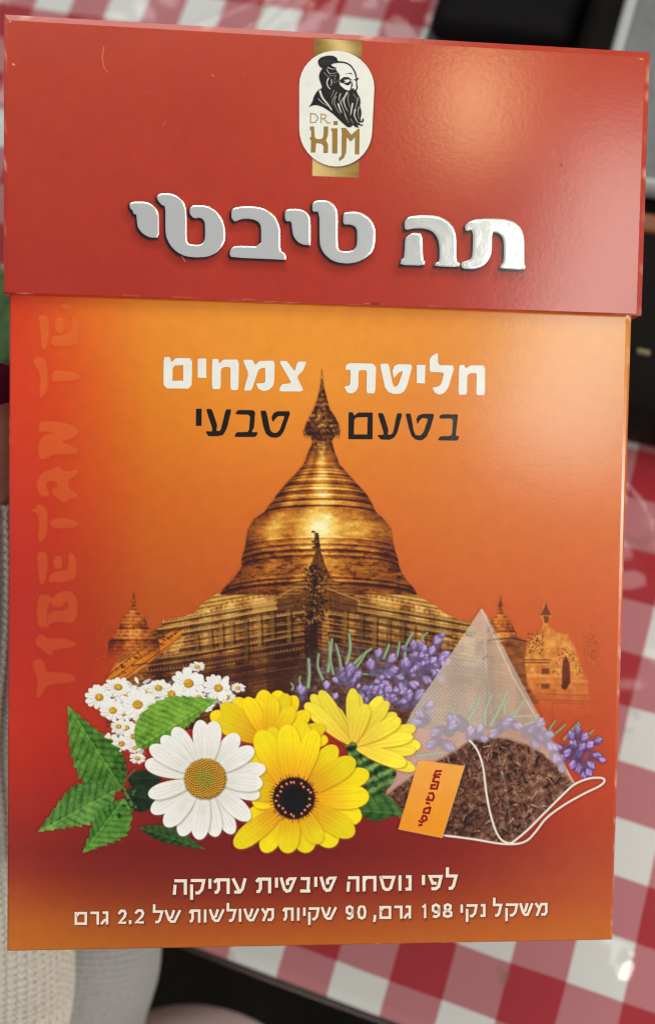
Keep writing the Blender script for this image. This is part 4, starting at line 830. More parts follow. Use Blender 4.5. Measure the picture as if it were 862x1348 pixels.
def small_daisy(x, y, r, eye, flat_=1.0, rot=0.0, n=13):
    for k in range(n):
        a = rot + 2 * math.pi * k / n + RNG.uniform(-.16, .16); rr = r * RNG.uniform(.82, 1.1); sy_ = 1 - (1 - flat_) * abs(math.sin(a))
        P = petal_poly(0, 0, a, r * .2, rr, r * .40, .6, 6); P = P * [1, flat_] + [x, y]; ch.poly(P + [.5, .9], (186, 176, 166), .8, .55); ch.poly(P, (246, 246, 240), .6, .97)
        ch.line([(x + math.cos(a) * r * .3, y + math.sin(a) * r * .3 * flat_), (x + math.cos(a) * rr * .8, y + math.sin(a) * rr * .8 * flat_)], .5, .4, (206, 200, 190), .6, .6)
    ch.dot(x + .5, y + .8, r * .30, r * .26 * (.6 + .4 * flat_), 0, (150, 96, 24), .8); ch.dot(x, y, r * .27, r * .24 * (.6 + .4 * flat_), 0, eye, .7)
    for k in range(8): ch.dot(x + RNG.normal(0, r * .11), y + RNG.normal(0, r * .1), .8, .7, 0, (244, 206, 84), .5, .8)
for x, y, r, e, fl in [(382,285,32,1,.9),(410,215,28,1,.8),(385,325,22,1,.7),(605,150,24,1,.8),(450,180,30,0,.8),(330,250,26,0,.8),(310,195,38,0,1),(263,150,42,0,1),(490,170,28,1,.7),(328,115,42,0,.7),(467,118,38,0,.7),(510,138,42,0,.9),(395,175,52,0,.95),(570,102,50,0,1),(600,45,26,0,.6),(672,118,44,0,1),(740,118,22,0,.7),(435,130,36,0,.7),(300,300,30,0,.8),(340,310,32,1,.8),(355,255,34,0,.7),(420,150,36,0,.6),(540,175,30,0,.7),(620,180,34,0,.6),(360,140,40,0,.7),(345,205,34,1,.7),(395,360,26,0,.7),(700,150,34,0,.6)][::-1]:
    q = f1([(x, y)])[0]; small_daisy(q[0], q[1], r / 2.612 * 1.12, (206, 150, 36) if not e else (196, 112, 40), fl, RNG.uniform(0, 1))
ch.onto(FSH.col, FSH).emit('chamomile_print', nz(), body)
for m_, wl_, wr_, d_, l_ in ((f1([(630,675),(560,650),(480,625),(400,600)]), 12, 8, (26, 42, 26), (74, 108, 58)), (f1([(480,430),(430,440),(360,430)]), 14, 14, (20, 32, 22), (50, 76, 42)), (f1([(470,510),(420,500),(350,480)]), 16, 18, (20, 30, 22), (56, 80, 44))):
    leaf('leaf_print', m_, wl_, wr_, nz(), d_, l_, 9, 1.6, 3)
leaf('leaf_print', f1([(155,178),(215,290),(290,400),(345,470)]), 33, 27, nz(), (30, 64, 24), (122, 172, 74), 12, 4.0, 1)
leaf('leaf_print', f1([(52,615),(150,565),(240,520),(320,470)]), 20, 31, nz(), (36, 74, 30), (128, 178, 86), 11, 3.6, 2)
leaf('leaf_print', f1([(205,688),(270,625),(320,570),(350,500)]), 22, 24, nz(), (34, 74, 28), (118, 172, 74), 10, 3.4, 4)
sl = Layer(140, 1010, 200, 1080, .8)
sl.line(f1([(300,430),(350,470),(375,520)]), 4, 5, (96, 120, 62), .8); sl.line(f1([(385,400),(350,440)]), 3, 2, (120, 84, 58), .8)
for k in range(14): q = f1([(RNG.uniform(330, 400), RNG.uniform(470, 560))])[0]; sl.dot(q[0], q[1], RNG.uniform(2, 4), RNG.uniform(1.4, 2.6), RNG.uniform(0, 3), (70, 110, 50) if k % 2 else (40, 66, 34), .8)
sl.onto(FSH.col, FSH).emit('stem_print', nz(), body)
leaf('leaf_print', f1([(672,158),(600,185),(520,220),(440,275),(395,325)]), 28, 22, nz(), (54, 96, 28), (146, 194, 74), 14, 2.4, 6)
leaf('leaf_print', [(532, 1072), (512, 1064), (490, 1060), (462, 1066)], 17, 20, nz(), (30, 58, 28), (92, 132, 66), 5, .3, 7)
# marigolds
def marigold(name, cx, cy, tips, inner, outer, wd_, eye=None, r0=8, back=0, veil=0.0):
    xs = [t_[0] for t_ in tips] + [cx - 40, cx + 40]; ys = [t_[1] for t_ in tips] + [cy - 40, cy + 40]
    L_ = Layer(min(xs) - 12, min(ys) - 12, max(xs) + 12, max(ys) + 12, .8)
    order = sorted(range(len(tips)), key=lambda i: -math.hypot(tips[i][0] - cx, tips[i][1] - cy) + 1000 * (i % 2))
    for i in order:
        dx, dy = tips[i][0] - cx, tips[i][1] - cy; a = math.atan2(dy, dx); r = math.hypot(dx, dy); g = RNG.uniform(.93, 1.04)
        P = petal_poly(cx, cy, a, r0, r, wd_ * RNG.uniform(.9, 1.12) * (.75 + .25 * r / 85), .66, 10)
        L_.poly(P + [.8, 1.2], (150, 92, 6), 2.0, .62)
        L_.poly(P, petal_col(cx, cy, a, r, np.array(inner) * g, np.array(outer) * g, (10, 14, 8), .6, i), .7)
        nx_, ny_ = math.cos(a), math.sin(a)
        for s_ in (-.22, .2): L_.line([(cx + nx_ * r * .35 - ny_ * wd_ * s_ * .6, cy + ny_ * r * .35 + nx_ * wd_ * s_ * .6), (cx + nx_ * r * .93 - ny_ * wd_ * s_, cy + ny_ * r * .93 + nx_ * wd_ * s_)], .8, .6, np.array(outer) * .84, .8, .5)
    if eye:
        for k in range(46): a = 2 * math.pi * k / 46; L_.line([(cx + math.cos(a) * eye * .8, cy + math.sin(a) * eye * .8), (cx + math.cos(a) * eye * RNG.uniform(1.0, 1.18), cy + math.sin(a) * eye * RNG.uniform(1.0, 1.18))], 1.8, .8, (82, 36, 14), .7, .8)
        L_.dot(cx, cy, eye * .98, eye * .98, 0, (50, 20, 16), 1.4); L_.dot(cx + 2, cy + 1, eye * .62, eye * .6, 0, (18, 10, 12), 3)
        for k in range(70): a = RNG.uniform(0, 6.28); q = eye * math.sqrt(RNG.uniform(0, .9)); L_.dot(cx + q * math.cos(a), cy + q * math.sin(a), 1.0, .8, 0, (34, 16, 14) if k % 3 else (84, 42, 26), .6, .8)
        for k in range(21):
            a = 2 * math.pi * k / 21 + RNG.uniform(-.1, .1); q = eye * RNG.uniform(.68, .84); x, y = cx + q * math.cos(a), cy + q * math.sin(a)
            L_.dot(x + .4, y + .6, 2.3, 2.0, a, (92, 34, 22), .7); L_.dot(x, y, 1.7, 1.4, a, (216, 140, 100), .6); L_.dot(x - .3, y - .4, .7, .6, a, (246, 206, 170), .5)
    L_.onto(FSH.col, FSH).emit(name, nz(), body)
gbk = Layer(440, 955, 560, 1060, .8)                                       # green calyx behind the third flower
gbk.poly(chaikin(f2([(500,260),(540,240),(600,290),(690,340),(705,400),(640,470),(590,460),(540,350)]), 2), lambda X, Y: ramp(.5 + .5 * np.sin((Y + .45 * X) * .42) * .6 + (fbm(X, Y, 5, 3, 90) - .5), [(0, (24, 42, 24)), (.5, (70, 104, 54)), (1, (150, 178, 104))]), 1.0)
gbk.onto(FSH.col, FSH).emit('calyx_print', nz(), body)
tp3 = f2([(388,95),(420,80),(440,110),(365,128),(470,140),(540,72),(555,90),(590,130),(645,102),(670,120),(700,165),(715,185),(770,215),(760,250),(788,282),(770,300),(768,370),(735,350),(430,170)])
marigold('marigold_print', *f2([(540, 285)])[0], tp3, (246, 208, 70), (254, 234, 70), 19, None, 6)
tp2 = f2([(20,165),(60,130),(110,108),(150,105),(212,78),(245,100),(272,80),(300,92),(333,100),(322,140),(380,160),(440,215),(450,260),(40,190),(180,110)])
marigold('marigold_print', *f2([(235, 275)])[0], tp2, (240, 164, 18), (253, 222, 24), 24, None, 6)
c1 = f2([(325, 475)])[0]
tp1 = f2([(150,300),(196,228),(240,214),(300,205),(352,188),(402,224),(480,283),(548,332),(600,382),(600,468),(572,548),(545,608),(478,648),(420,640),(376,674),(298,676),(212,672),(108,652),(150,560),(140,430),(170,480)])
marigold('marigold_print', c1[0], c1[1], tp1, (244, 158, 14), (255, 230, 22), 29, 28.5, 10)
# the big white daisy
dcx, dcy = f1([(627, 430)])[0]; dl = Layer(180, 936, 362, 1112, .66)
dt = f1([(522,258),(610,232),(660,236),(738,280),(792,328),(770,370),(832,395),(822,448),(812,490),(778,570),(722,618),(664,628),(606,638),(545,625),(492,592),(535,545),(445,545),(435,487),(424,378),(440,322),(480,288)])
for i in sorted(range(len(dt)), key=lambda i: (i * 7) % 5):
    dx, dy = dt[i][0] - dcx, dt[i][1] - dcy; a = math.atan2(dy, dx); r = math.hypot(dx, dy)
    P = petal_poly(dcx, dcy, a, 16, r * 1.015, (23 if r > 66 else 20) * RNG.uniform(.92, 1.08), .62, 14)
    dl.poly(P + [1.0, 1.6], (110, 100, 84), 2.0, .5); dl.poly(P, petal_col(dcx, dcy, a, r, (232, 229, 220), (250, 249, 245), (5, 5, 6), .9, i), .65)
    for s_ in (-5, 0, 5): dl.line([(dcx + dx * .42 - dy / r * s_ * .6, dcy + dy * .42 + dx / r * s_ * .6), (dcx + dx * .9 - dy / r * s_, dcy + dy * .9 + dx / r * s_)], .8, .5, (206, 202, 192), .7, .55)
dl.dot(dcx + .6, dcy + 1.2, 28.5, 27.6, 0, (132, 92, 34), 1.6, .8)
dl.dot(dcx, dcy, 27, 26, 0, lambda X, Y: ramp(np.hypot(X - dcx, Y - dcy) / 27 + (fbm(X, Y, 2.5, 2, 95) - .5) * .5, [(0, (122, 128, 52)), (.35, (176, 150, 44)), (.6, (170, 112, 26)), (.85, (206, 142, 34)), (1, (176, 112, 28))]), .8)
for k in range(230):
    th = k * 2.39996; q = 26.5 * math.sqrt(k / 230); x, y = dcx + q * math.cos(th), dcy + q * .96 * math.sin(th)
    dl.dot(x + .5, y + .8, 1.25, 1.15, 0, (96, 62, 18), .5, .75); dl.dot(x, y, .95, .85, 0, (240, 196, 84) if q > 13 else (196, 188, 88), .45, .9)
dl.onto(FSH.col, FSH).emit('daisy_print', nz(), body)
# orange tag of the tea bag with its red lettering
f9 = lambda p: crop(520, 1000, 8.62, p)
tgp = Layer(518, 996, 620, 1112, .8)
tgp.poly(np.array(f9([(255,20),(345,15),(785,70),(530,885),(35,785)])) + [1.5, 1.5], (60, 34, 26), 1.6, .6)
tgp.poly(f9([(260,20),(345,14),(785,70),(530,885),(35,785)]), lambda X, Y: mixc((244, 168, 76), (240, 152, 44), sst(1000, 1100, Y) ), .6)
tgp.line(f9([(785,72),(530,885),(35,787)]), 1.0, 1.0, (255, 208, 120), .6, .8)
tgp.onto(FSH.col, FSH).emit('tag_print', nz(), body)
def tagword(pts_list): return [(f9(p_), 3.0) for p_ in pts_list]
strokes('tag_lettering', tagword([[(530,130),(465,130),(440,175),(520,165)], [(505,200),(445,195),(428,245),(470,255),(500,250)], [(490,262),(470,330),(405,328),(412,290),(462,285)],
   [(375,385),(425,380),(440,420),(420,465),(380,455),(372,410)], [(352,440),(370,470)], [(345,490),(395,500)], [(400,535),(380,610),(322,600),(330,560),(400,540)], [(352,640),(355,680),(320,700),(300,670),(318,635),(352,640)], [(265,690),(310,720)], [(262,745),(310,740)]]), (150, 32, 28), nz(), body)

# ------------------------------------------------------------------ the setting: floor, table, gingham cloth under clear plastic
CS = 0.02                                                     # one check of the gingham
fl = structure(mesh('floor', [(-4, -4, 0), (4, -4, 0), (4, 4, 0), (-4, 4, 0)], [(0, 1, 2, 3)], mat('dark_floor', (0.012, 0.009, 0.007), 0.8, spec=.1, noise=(9, .3))))
X0, X1, Y0, Y1 = -0.62, 0.50, -0.40 * CS, 1.0
def rbox(bm, lo, hi, bev=0.004, seg=3):
    r_ = bmesh.ops.create_cube(bm, size=1.0); vs = r_['verts']
    for v in vs: v.co = Vector([lo[k] + (v.co[k] + .5) * (hi[k] - lo[k]) for k in range(3)])
    es = list({e for v in vs for e in v.link_edges})
    if bev > 0: bmesh.ops.bevel(bm, geom=es, offset=bev, segments=seg, affect='EDGES', profile=0.5)
table = bpy.data.objects.new('table', None); C.objects.link(table); table.location = ((X0 + X1) / 2, (Y0 + Y1) / 2, 0)
tag(table, 'dining table standing under the red and white gingham cloth', 'table')
M_WOOD = mat('brown_wood', (0.10, 0.05, 0.025), 0.5, noise=(30, .3))
hx, hy = (X1 - X0) / 2 - .006, (Y1 - Y0) / 2 - .006
bm = bmesh.new(); rbox(bm, (-hx, -hy, ZT - .03), (hx, hy, ZT - .002)); bm_obj('tabletop', bm, M_WOOD, table)
for sx in (-1, 1):
    for sy in (-1, 1):
        bm = bmesh.new(); rbox(bm, (sx * (hx - .05) - .025, sy * (hy - .05) - .025, 0), (sx * (hx - .05) + .025, sy * (hy - .05) + .025, ZT - .03)); bm_obj('leg', bm, M_WOOD, table)

def gingham():
    m = bpy.data.materials.new('gingham_cotton'); t, n, l = nt(m); b = n['Principled BSDF']; tc = n.new('ShaderNodeTexCoord'); sp = n.new('ShaderNodeSeparateXYZ')
    wob = n.new('ShaderNodeTexNoise'); wob.inputs['Scale'].default_value = 22; wob.inputs['Detail'].default_value = 2
    l.new(tc.outputs['Object'], wob.inputs['Vector'])
    off = n.new('ShaderNodeVectorMath'); off.operation = 'MULTIPLY_ADD'; l.new(wob.outputs['Color'], off.inputs[0]); off.inputs[1].default_value = (.0022, .0022, 0); l.new(tc.outputs['Object'], off.inputs[2])
    o2 = n.new('ShaderNodeVectorMath'); o2.operation = 'SUBTRACT'; l.new(off.outputs[0], o2.inputs[0]); o2.inputs[1].default_value = (.0011, .0011, 0)
    l.new(o2.outputs[0], sp.inputs[0])
    def odd(sock, sgn):
        a = n.new('ShaderNodeMath'); a.operation = 'MULTIPLY'; l.new(sock, a.inputs[0]); a.inputs[1].default_value = sgn / CS
        f = n.new('ShaderNodeMath'); f.operation = 'FLOOR'; l.new(a.outputs[0], f.inputs[0])
        q = n.new('ShaderNodeMath'); q.operation = 'FLOORED_MODULO'; l.new(f.outputs[0], q.inputs[0]); q.inputs[1].default_value = 2; return q
    i, j = odd(sp.outputs['X'], 1), odd(sp.outputs['Y'], -1)
    s = n.new('ShaderNodeMath'); s.operation = 'ADD'; l.new(i.outputs[0], s.inputs[0]); l.new(j.outputs[0], s.inputs[1])
    d = n.new('ShaderNodeMath'); d.operation = 'DIVIDE'; l.new(s.outputs[0], d.inputs[0]); d.inputs[1].default_value = 2.0
    r = n.new('ShaderNodeValToRGB'); r.color_ramp.interpolation = 'CONSTANT'; e = r.color_ramp.elements
    e[0].color = (0.74, 0.76, 0.72, 1); e[1].position = 0.25; e[1].color = (0.52, 0.185, 0.205, 1); x = e.new(0.75); x.color = (0.40, 0.014, 0.026, 1)
    l.new(d.outputs[0], r.inputs[0])
    st = n.new('ShaderNodeTexNoise'); st.inputs['Scale'].default_value = 46; st.inputs['Detail'].default_value = 5; l.new(tc.outputs['Object'], st.inputs['Vector'])
    sr = n.new('ShaderNodeMapRange'); sr.inputs[1].default_value = .615; sr.inputs[2].default_value = .69; sr.inputs[4].default_value = .55; l.new(st.outputs['Fac'], sr.inputs[0])
    mx = n.new('ShaderNodeMix'); mx.data_type = 'RGBA'; l.new(sr.outputs[0], mx.inputs[0]); l.new(r.outputs[0], mx.inputs[6]); mx.inputs[7].default_value = (0.20, 0.13, 0.05, 1)
    l.new(mx.outputs[2], b.inputs['Base Color']); b.inputs['Roughness'].default_value = .8
    return m
def wrapped(name, x0, x1, y0, y1, z, step, drop, rad, m, h=None):
    """a sheet lying on the table top and hanging over its edges"""
    def axis(a, b):
        inner = list(np.linspace(a, b, max(2, int((b - a) / step)))); arc = [rad * math.pi / 2 * k / 5 for k in range(1, 6)] + [rad * math.pi / 2 + drop * k / 6 for k in range(1, 7)]
        return [(a, -d) for d in arc[::-1]] + [(v, 0) for v in inner] + [(b, d) for d in arc]
    def off(d):
        s_ = math.copysign(1, d); a = abs(d)
        if a < 1e-9: return 0, 0
        if a < rad * math.pi / 2: return s_ * rad * math.sin(a / rad), -rad * (1 - math.cos(a / rad))
        return s_ * rad, -rad - (a - rad * math.pi / 2)
    ax, ay = axis(x0, x1), axis(y0, y1); V = []; F = []
    for yb, dy in ay:
        for xb, dx in ax:
            ox, zx = off(dx); oy, zy = off(dy); x, y = xb + ox, yb + oy
            V.append((x, y, z + min(zx, zy) + (h(x, y) if h and not dx and not dy else 0)))
    W = len(ax)
    for j in range(len(ay) - 1):
        for i in range(W - 1): F.append((j * W + i, j * W + i + 1, (j + 1) * W + i + 1, (j + 1) * W + i))
    return mesh(name, V, F, m, smooth=True)
cl = wrapped('tablecloth', X0, X1, Y0, Y1, ZT, 0.04, 0.16, 0.006, gingham())
tag(cl, 'red, pink and white gingham tablecloth with brown stains under clear plastic', 'tablecloth')
# clear plastic: thin glossy film, rumpled in soft folds
def film():
    m = bpy.data.materials.new('clear_plastic_film'); t, n, l = nt(m); n.remove(n['Principled BSDF'])
    tr = n.new('ShaderNodeBsdfTransparent'); tr.inputs[0].default_value = (.97, .97, .97, 1); gl_ = n.new('ShaderNodeBsdfGlossy'); gl_.inputs['Roughness'].default_value = .09; gl_.inputs[0].default_value = (1, 1, 1, 1)
    fr = n.new('ShaderNodeFresnel'); fr.inputs[0].default_value = 1.5; mx = n.new('ShaderNodeMixShader')
    ge = n.new('ShaderNodeNewGeometry'); mu = n.new('ShaderNodeMath'); mu.operation = 'MULTIPLY'; om = n.new('ShaderNodeMath'); om.operation = 'SUBTRACT'; om.inputs[0].default_value = 1.0
    l.new(ge.outputs['Backfacing'], om.inputs[1]); l.new(om.outputs[0], mu.inputs[0]); l.new(fr.outputs[0], mu.inputs[1]); l.new(mu.outputs[0], mx.inputs[0]); l.new(tr.outputs[0], mx.inputs[1]); l.new(gl_.outputs[0], mx.inputs[2]); l.new(mx.outputs[0], n['Material Output'].inputs[0]); return m
FOLDS = []
for P, hh, ss in (([(225, 70), (300, 36), (345, 12), (385, -25)], .0060, .0050), ([(330, 70), (375, 34), (418, 2), (450, -25)], .0050, .0042), ([(560, 70), (520, 20), (505, -20)], .0020, .006), ([(818, 640), (846, 672)], .0050, .0060), ([(846, 690), (880, 760)], .0036, .0046), ([(790, 1272), (800, 1310)], .0032, .0040), ([(812, 1262), (812, 1288)], .0030, .0040), ([(600, 1300), (720, 1340), (800, 1360)], .0012, .008)):
    FOLDS.append(([on_table(x, y)[:2] for x, y in P], hh, ss))
def film_h(x, y):
    z = 0.0009 * (math.sin(x * 90 + 1.3 * math.sin(y * 60)) * math.sin(y * 70 + .7)) + 0.00035 * math.sin(x * 210 + 2 * math.sin(y * 130)) * math.sin(y * 190 + x * 60)
    for P, hh, ss in FOLDS:
        d2 = 1e9
        for a, b in zip(P, P[1:]):
            e = b - a; q = np.array([x, y]) - a; t_ = min(1, max(0, float(q @ e / (e @ e)))); v = q - e * t_; d2 = min(d2, float(v @ v))
        if d2 < 16 * ss * ss: z += hh * math.exp(-d2 / (ss * ss))
    return z
pc = wrapped('plastic_cover', -0.36, 0.30, Y0, 0.56, ZT + 0.0022, 0.0030, 0.12, 0.0085, film(), film_h)
tag(pc, 'clear shiny rumpled plastic sheet covering the gingham tablecloth', 'plastic cover')

# ------------------------------------------------------------------ things lying at the back of the table
M_BLACK = mat('black_nylon', (0.005, 0.004, 0.0045), 0.6, spec=.08, noise=(60, .3), bump=(900, .3, .0006))
M_BLACK2 = mat('black_leather', (0.006, 0.0042, 0.0036), 0.55, spec=.08, noise=(40, .3), bump=(500, .3, .0006))
h0 = ZT + 0.0035
a = on_table(561, 42, .020); pouch_x1 = on_table(762, 40, .02)[0]
po = bpy.data.objects.new('pouch', None); C.objects.link(po); po.location = ((a[0] + pouch_x1) / 2, a[1] + .14, h0)
tag(po, 'flat black zipped pouch lying on the gingham cloth behind the carton', 'pouch')
wx = (pouch_x1 - a[0]) / 2
bm = bmesh.new(); rbox(bm, (-wx, -.14, 0), (wx, .14, .022), .008, 4); bm_obj('shell', bm, M_BLACK, po, True)
bm = bmesh.new(); rbox(bm, (-wx - .0008, -.141, .010), (wx + .0008, .141, .0125), .0006, 1); bm_obj('zip', bm, mat('black_zip', (.02, .02, .022), .4, bump=(1500, .5, .0005)), po)
b0 = on_table(850, 566, .026); bx0 = pouch_x1 + .0008
ca = bpy.data.objects.new('case', None); C.objects.link(ca); ca.location = (bx0 + .13, b0[1] + .20, h0)
tag(ca, 'large black leather case with a tan strap lying under the grey tray', 'case')
bm = bmesh.new(); rbox(bm, (-.13, -.20, 0), (.13, .20, .028), .008, 4); bm_obj('shell', bm, M_BLACK2, ca, True)
s0, s1 = on_table(850, 308, .031), on_table(850, 285, .031)
bm = bmesh.new(); rbox(bm, (-.1295, s0[1] - b0[1] - .20, .0265), (.1295, s1[1] - b0[1] - .20, .0305), .0012, 2); bm_obj('strap', bm, mat('tan_leather', (.22, .075, .022), .5, noise=(80, .25)), ca)
zp = on_table(846, 467, .030); bm = bmesh.new()
rbox(bm, (zp[0] - ca.location[0] - .003, zp[1] - ca.location[1] - .0011, .027), (zp[0] - ca.location[0] + .0022, zp[1] - ca.location[1] + .0011, .0300), .0008, 2); bm_obj('buckle', bm, mat('brass', (.20, .17, .10), .5, .3), ca)
ht = .0285
tx0 = on_table(812, 34, ht + .012)[0]; ty0 = on_table(850, 250, ht + .012)[1]
tr = bpy.data.objects.new('tray', None); C.objects.link(tr); tr.location = (tx0 + .09, ty0 + .12, h0 + ht)
tag(tr, 'grey tray with a paler raised rim, lying on the black case at the right', 'tray')
def rrect(x0, y0, x1, y1, r, n=8):
    out = []
    for cx, cy, a0 in ((x1 - r, y1 - r, 0), (x0 + r, y1 - r, 90), (x0 + r, y0 + r, 180), (x1 - r, y0 + r, 270)):
        for k in range(n + 1): t_ = math.radians(a0 + 90 * k / n); out.append((cx + r * math.cos(t_), cy + r * math.sin(t_)))
    return out
def loft(bm, rings, cap0=True, cap1=True):
    prev = None
    for R_ in rings:
        cur = [bm.verts.new(v) for v in R_]
        if prev:
            for k in range(len(cur)): bm.faces.new((prev[k], prev[(k + 1) % len(cur)], cur[(k + 1) % len(cur)], cur[k]))
        elif cap0: bm.faces.new(cur[::-1])
        prev = cur
    if cap1: bm.faces.new(prev)
def rr(e, z): return [(x, y, z) for x, y in rrect(-.09 - e, -.12 - e, .09 + e, .12 + e, .020 + e)]
bm = bmesh.new(); loft(bm, [rr(-.010, 0), rr(-.006, .001), rr(-.0052, .0085)]); bm_obj('tray_base', bm, mat('grey_plastic', (.155, .165, .165), .5, noise=(160, .12), bump=(700, .2, .0005)), tr)
bm = bmesh.new(); loft(bm, [rr(-.0050, .0005), rr(-.001, .002), rr(0, .008), rr(-.0006, .0112), rr(-.002, .0122), rr(-.0036, .0115), rr(-.0050, .0088)], False, False); bm_obj('rim', bm, mat('pale_grey_plastic', (.40, .42, .41), .4), tr, True)
# green napkin, left of the carton
g = on_table(-14, 438, .01)
bm = bmesh.new(); R_ = []
for k in range(9):
    z = [.0, .003, .006, .010, .0135, .016, .0175, .018, .0182][k]; e = [0, .001, .0012, .0008, -.0005, -.004, -.010, -.018, -.025][k]
    R_.append([(.022 * math.cos(t_) * (1 + e * 30) + .0018 * math.sin(5 * t_ + k * .4), .028 * math.sin(t_) * (1 + e * 24) + .0016 * math.cos(4 * t_ - k * .3), z + .0012 * math.sin(3 * t_ + k)*(k>0)) for t_ in np.linspace(0, 2 * math.pi, 49)[:-1]])
loft(bm, R_)
gn = bm_obj('napkin', bm, mat('green_cloth', (.075, .16, .045), .8, noise=(120, .35), bump=(600, .5, .001)), None, True); gn.location = (g[0], g[1], ZT + .0045)
tag(gn, 'crumpled green napkin lying on the tablecloth at the left edge of the carton', 'napkin')

# ------------------------------------------------------------------ the person who holds the carton up from behind
MBM = box.matrix_world.copy()
def bl(x, y, z): return MBM @ Vector((x, y, z))
def at(px, py, z): return Vector(on_front(px, py, z).tolist())          # carton-local point
zb = -DEPTH - 0.001
pers = bpy.data.objects.new('person', None); C.objects.link(pers); pers.location = bl(-0.19, -0.20, -0.10)
tag(pers, 'person in grey ribbed knit cardigan with dark red thumbnail holding the carton from behind', 'person')
PINV = Matrix.Translation(-pers.location)
M_SKIN = mat('skin', (0.50, 0.27, 0.19), .5, noise=(160, .12), bump=(900, .25, .0006))
N = []; E_ = []; R0 = []
def node(p_, r, parent=None):
    N.append(PINV @ bl(*p_)); R0.append(r)
    if parent is not None: E_.append((parent, len(N) - 1))
    return len(N) - 1
tz = zb - .0100
wr = node((-.113, .060, -.086), .0245)
pa = node((-.090, .098, zb - .017), .0215, wr); pb = node((-.066, .119, zb - .015), .0190, pa)
INV = MBM.inverted(); w1 = node(tuple(INV @ Vector(depth_pt(-22, 1200, .344))), .0265, wr); fa = node(tuple(INV @ Vector(depth_pt(-52, 1370, .349))), .0285, w1); fb = node(tuple(INV @ Vector(depth_pt(-170, 1560, .36))), .033, fa); node(tuple(INV @ Vector(depth_pt(-410, 1890, .40))), .039, fb)
for bx_, by_, dx_, dy_, Ln, r in ((-.042, .150, .78, .62, .082, .0088), (-.032, .134, .92, .38, .090, .0092), (-.030, .116, .985, .16, .083, .0087), (-.035, .099, .99, -.06, .064, .0076)):
    k0 = node((bx_, by_, tz - .003), r * 1.12, pb)
    k1 = node((bx_ + dx_ * Ln * .46, by_ + dy_ * Ln * .46, tz - .004), r, k0)
    k2 = node((bx_ + dx_ * Ln * .76, by_ + dy_ * Ln * .76, tz - .001), r * .92, k1)
    node((bx_ + dx_ * Ln, by_ + dy_ * Ln, zb - r * .82), r * .78, k2)
tb_ = [(-.1015, .112, -.058), (-.0965, .131, -.040), (-.0918, .1530, -.029)]
t0 = node(tb_[0], .0140, pa); t1 = node(tb_[1], .0112, t0); t2 = node((-.0935, .146, -.0325), .0100, t1); t3 = node(tb_[2], .0086, t2)
me = bpy.data.meshes.new('body'); me.from_pydata([tuple(v) for v in N], E_, []); me.update()
ob = link('body', me, M_SKIN, pers)
sk = ob.modifiers.new('skin', 'SKIN'); sk.use_smooth_shade = True
for k, v in enumerate(me.skin_vertices[0].data): v.radius = (R0[k], R0[k]); v.use_root = (k == 0)
sb = ob.modifiers.new('sub', 'SUBSURF'); sb.levels = 2; sb.render_levels = 2
# thumbnail: a curved dark red plate on the thumb's outer side
nb = bmesh.new(); c_ = Vector((-.0916, .1494, -.0300)); up = Vector((.06, .96, .22)).normalized(); outn = Vector((.10, -.16, .97)); outn = (outn - up * outn.dot(up)).normalized(); sd = up.cross(outn).normalized()
gridv = []
for i in range(9):
    row = []
    for j in range(9):
        u, v = (i - 4) / 4.0, (j - 4) / 4.0
        wdt = math.sqrt(max(0, 1 - abs(v) ** 4)) * (0.95 if v < 0 else 1.0)
        th = u * wdt * .95
        row.append(nb.verts.new(PINV @ (MBM @ (c_ + up * (v * .0066) + sd * (.0088 * math.sin(th)) + outn * (.0088 * math.cos(th) + .0016 - .0012 * v * v)))))
    gridv.append(row)
for i in range(8):
    for j in range(8):
        q = [gridv[i][j], gridv[i + 1][j], gridv[i + 1][j + 1], gridv[i][j + 1]]
        try: nb.faces.new(q)
        except ValueError: pass
no = bm_obj('thumbnail', nb, mat('dark_red_varnish', (.065, .008, .022), .2), pers, True)
so = no.modifiers.new('thick', 'SOLIDIFY'); so.thickness = .0006; no['label'] = 'dark red varnished thumbnail'
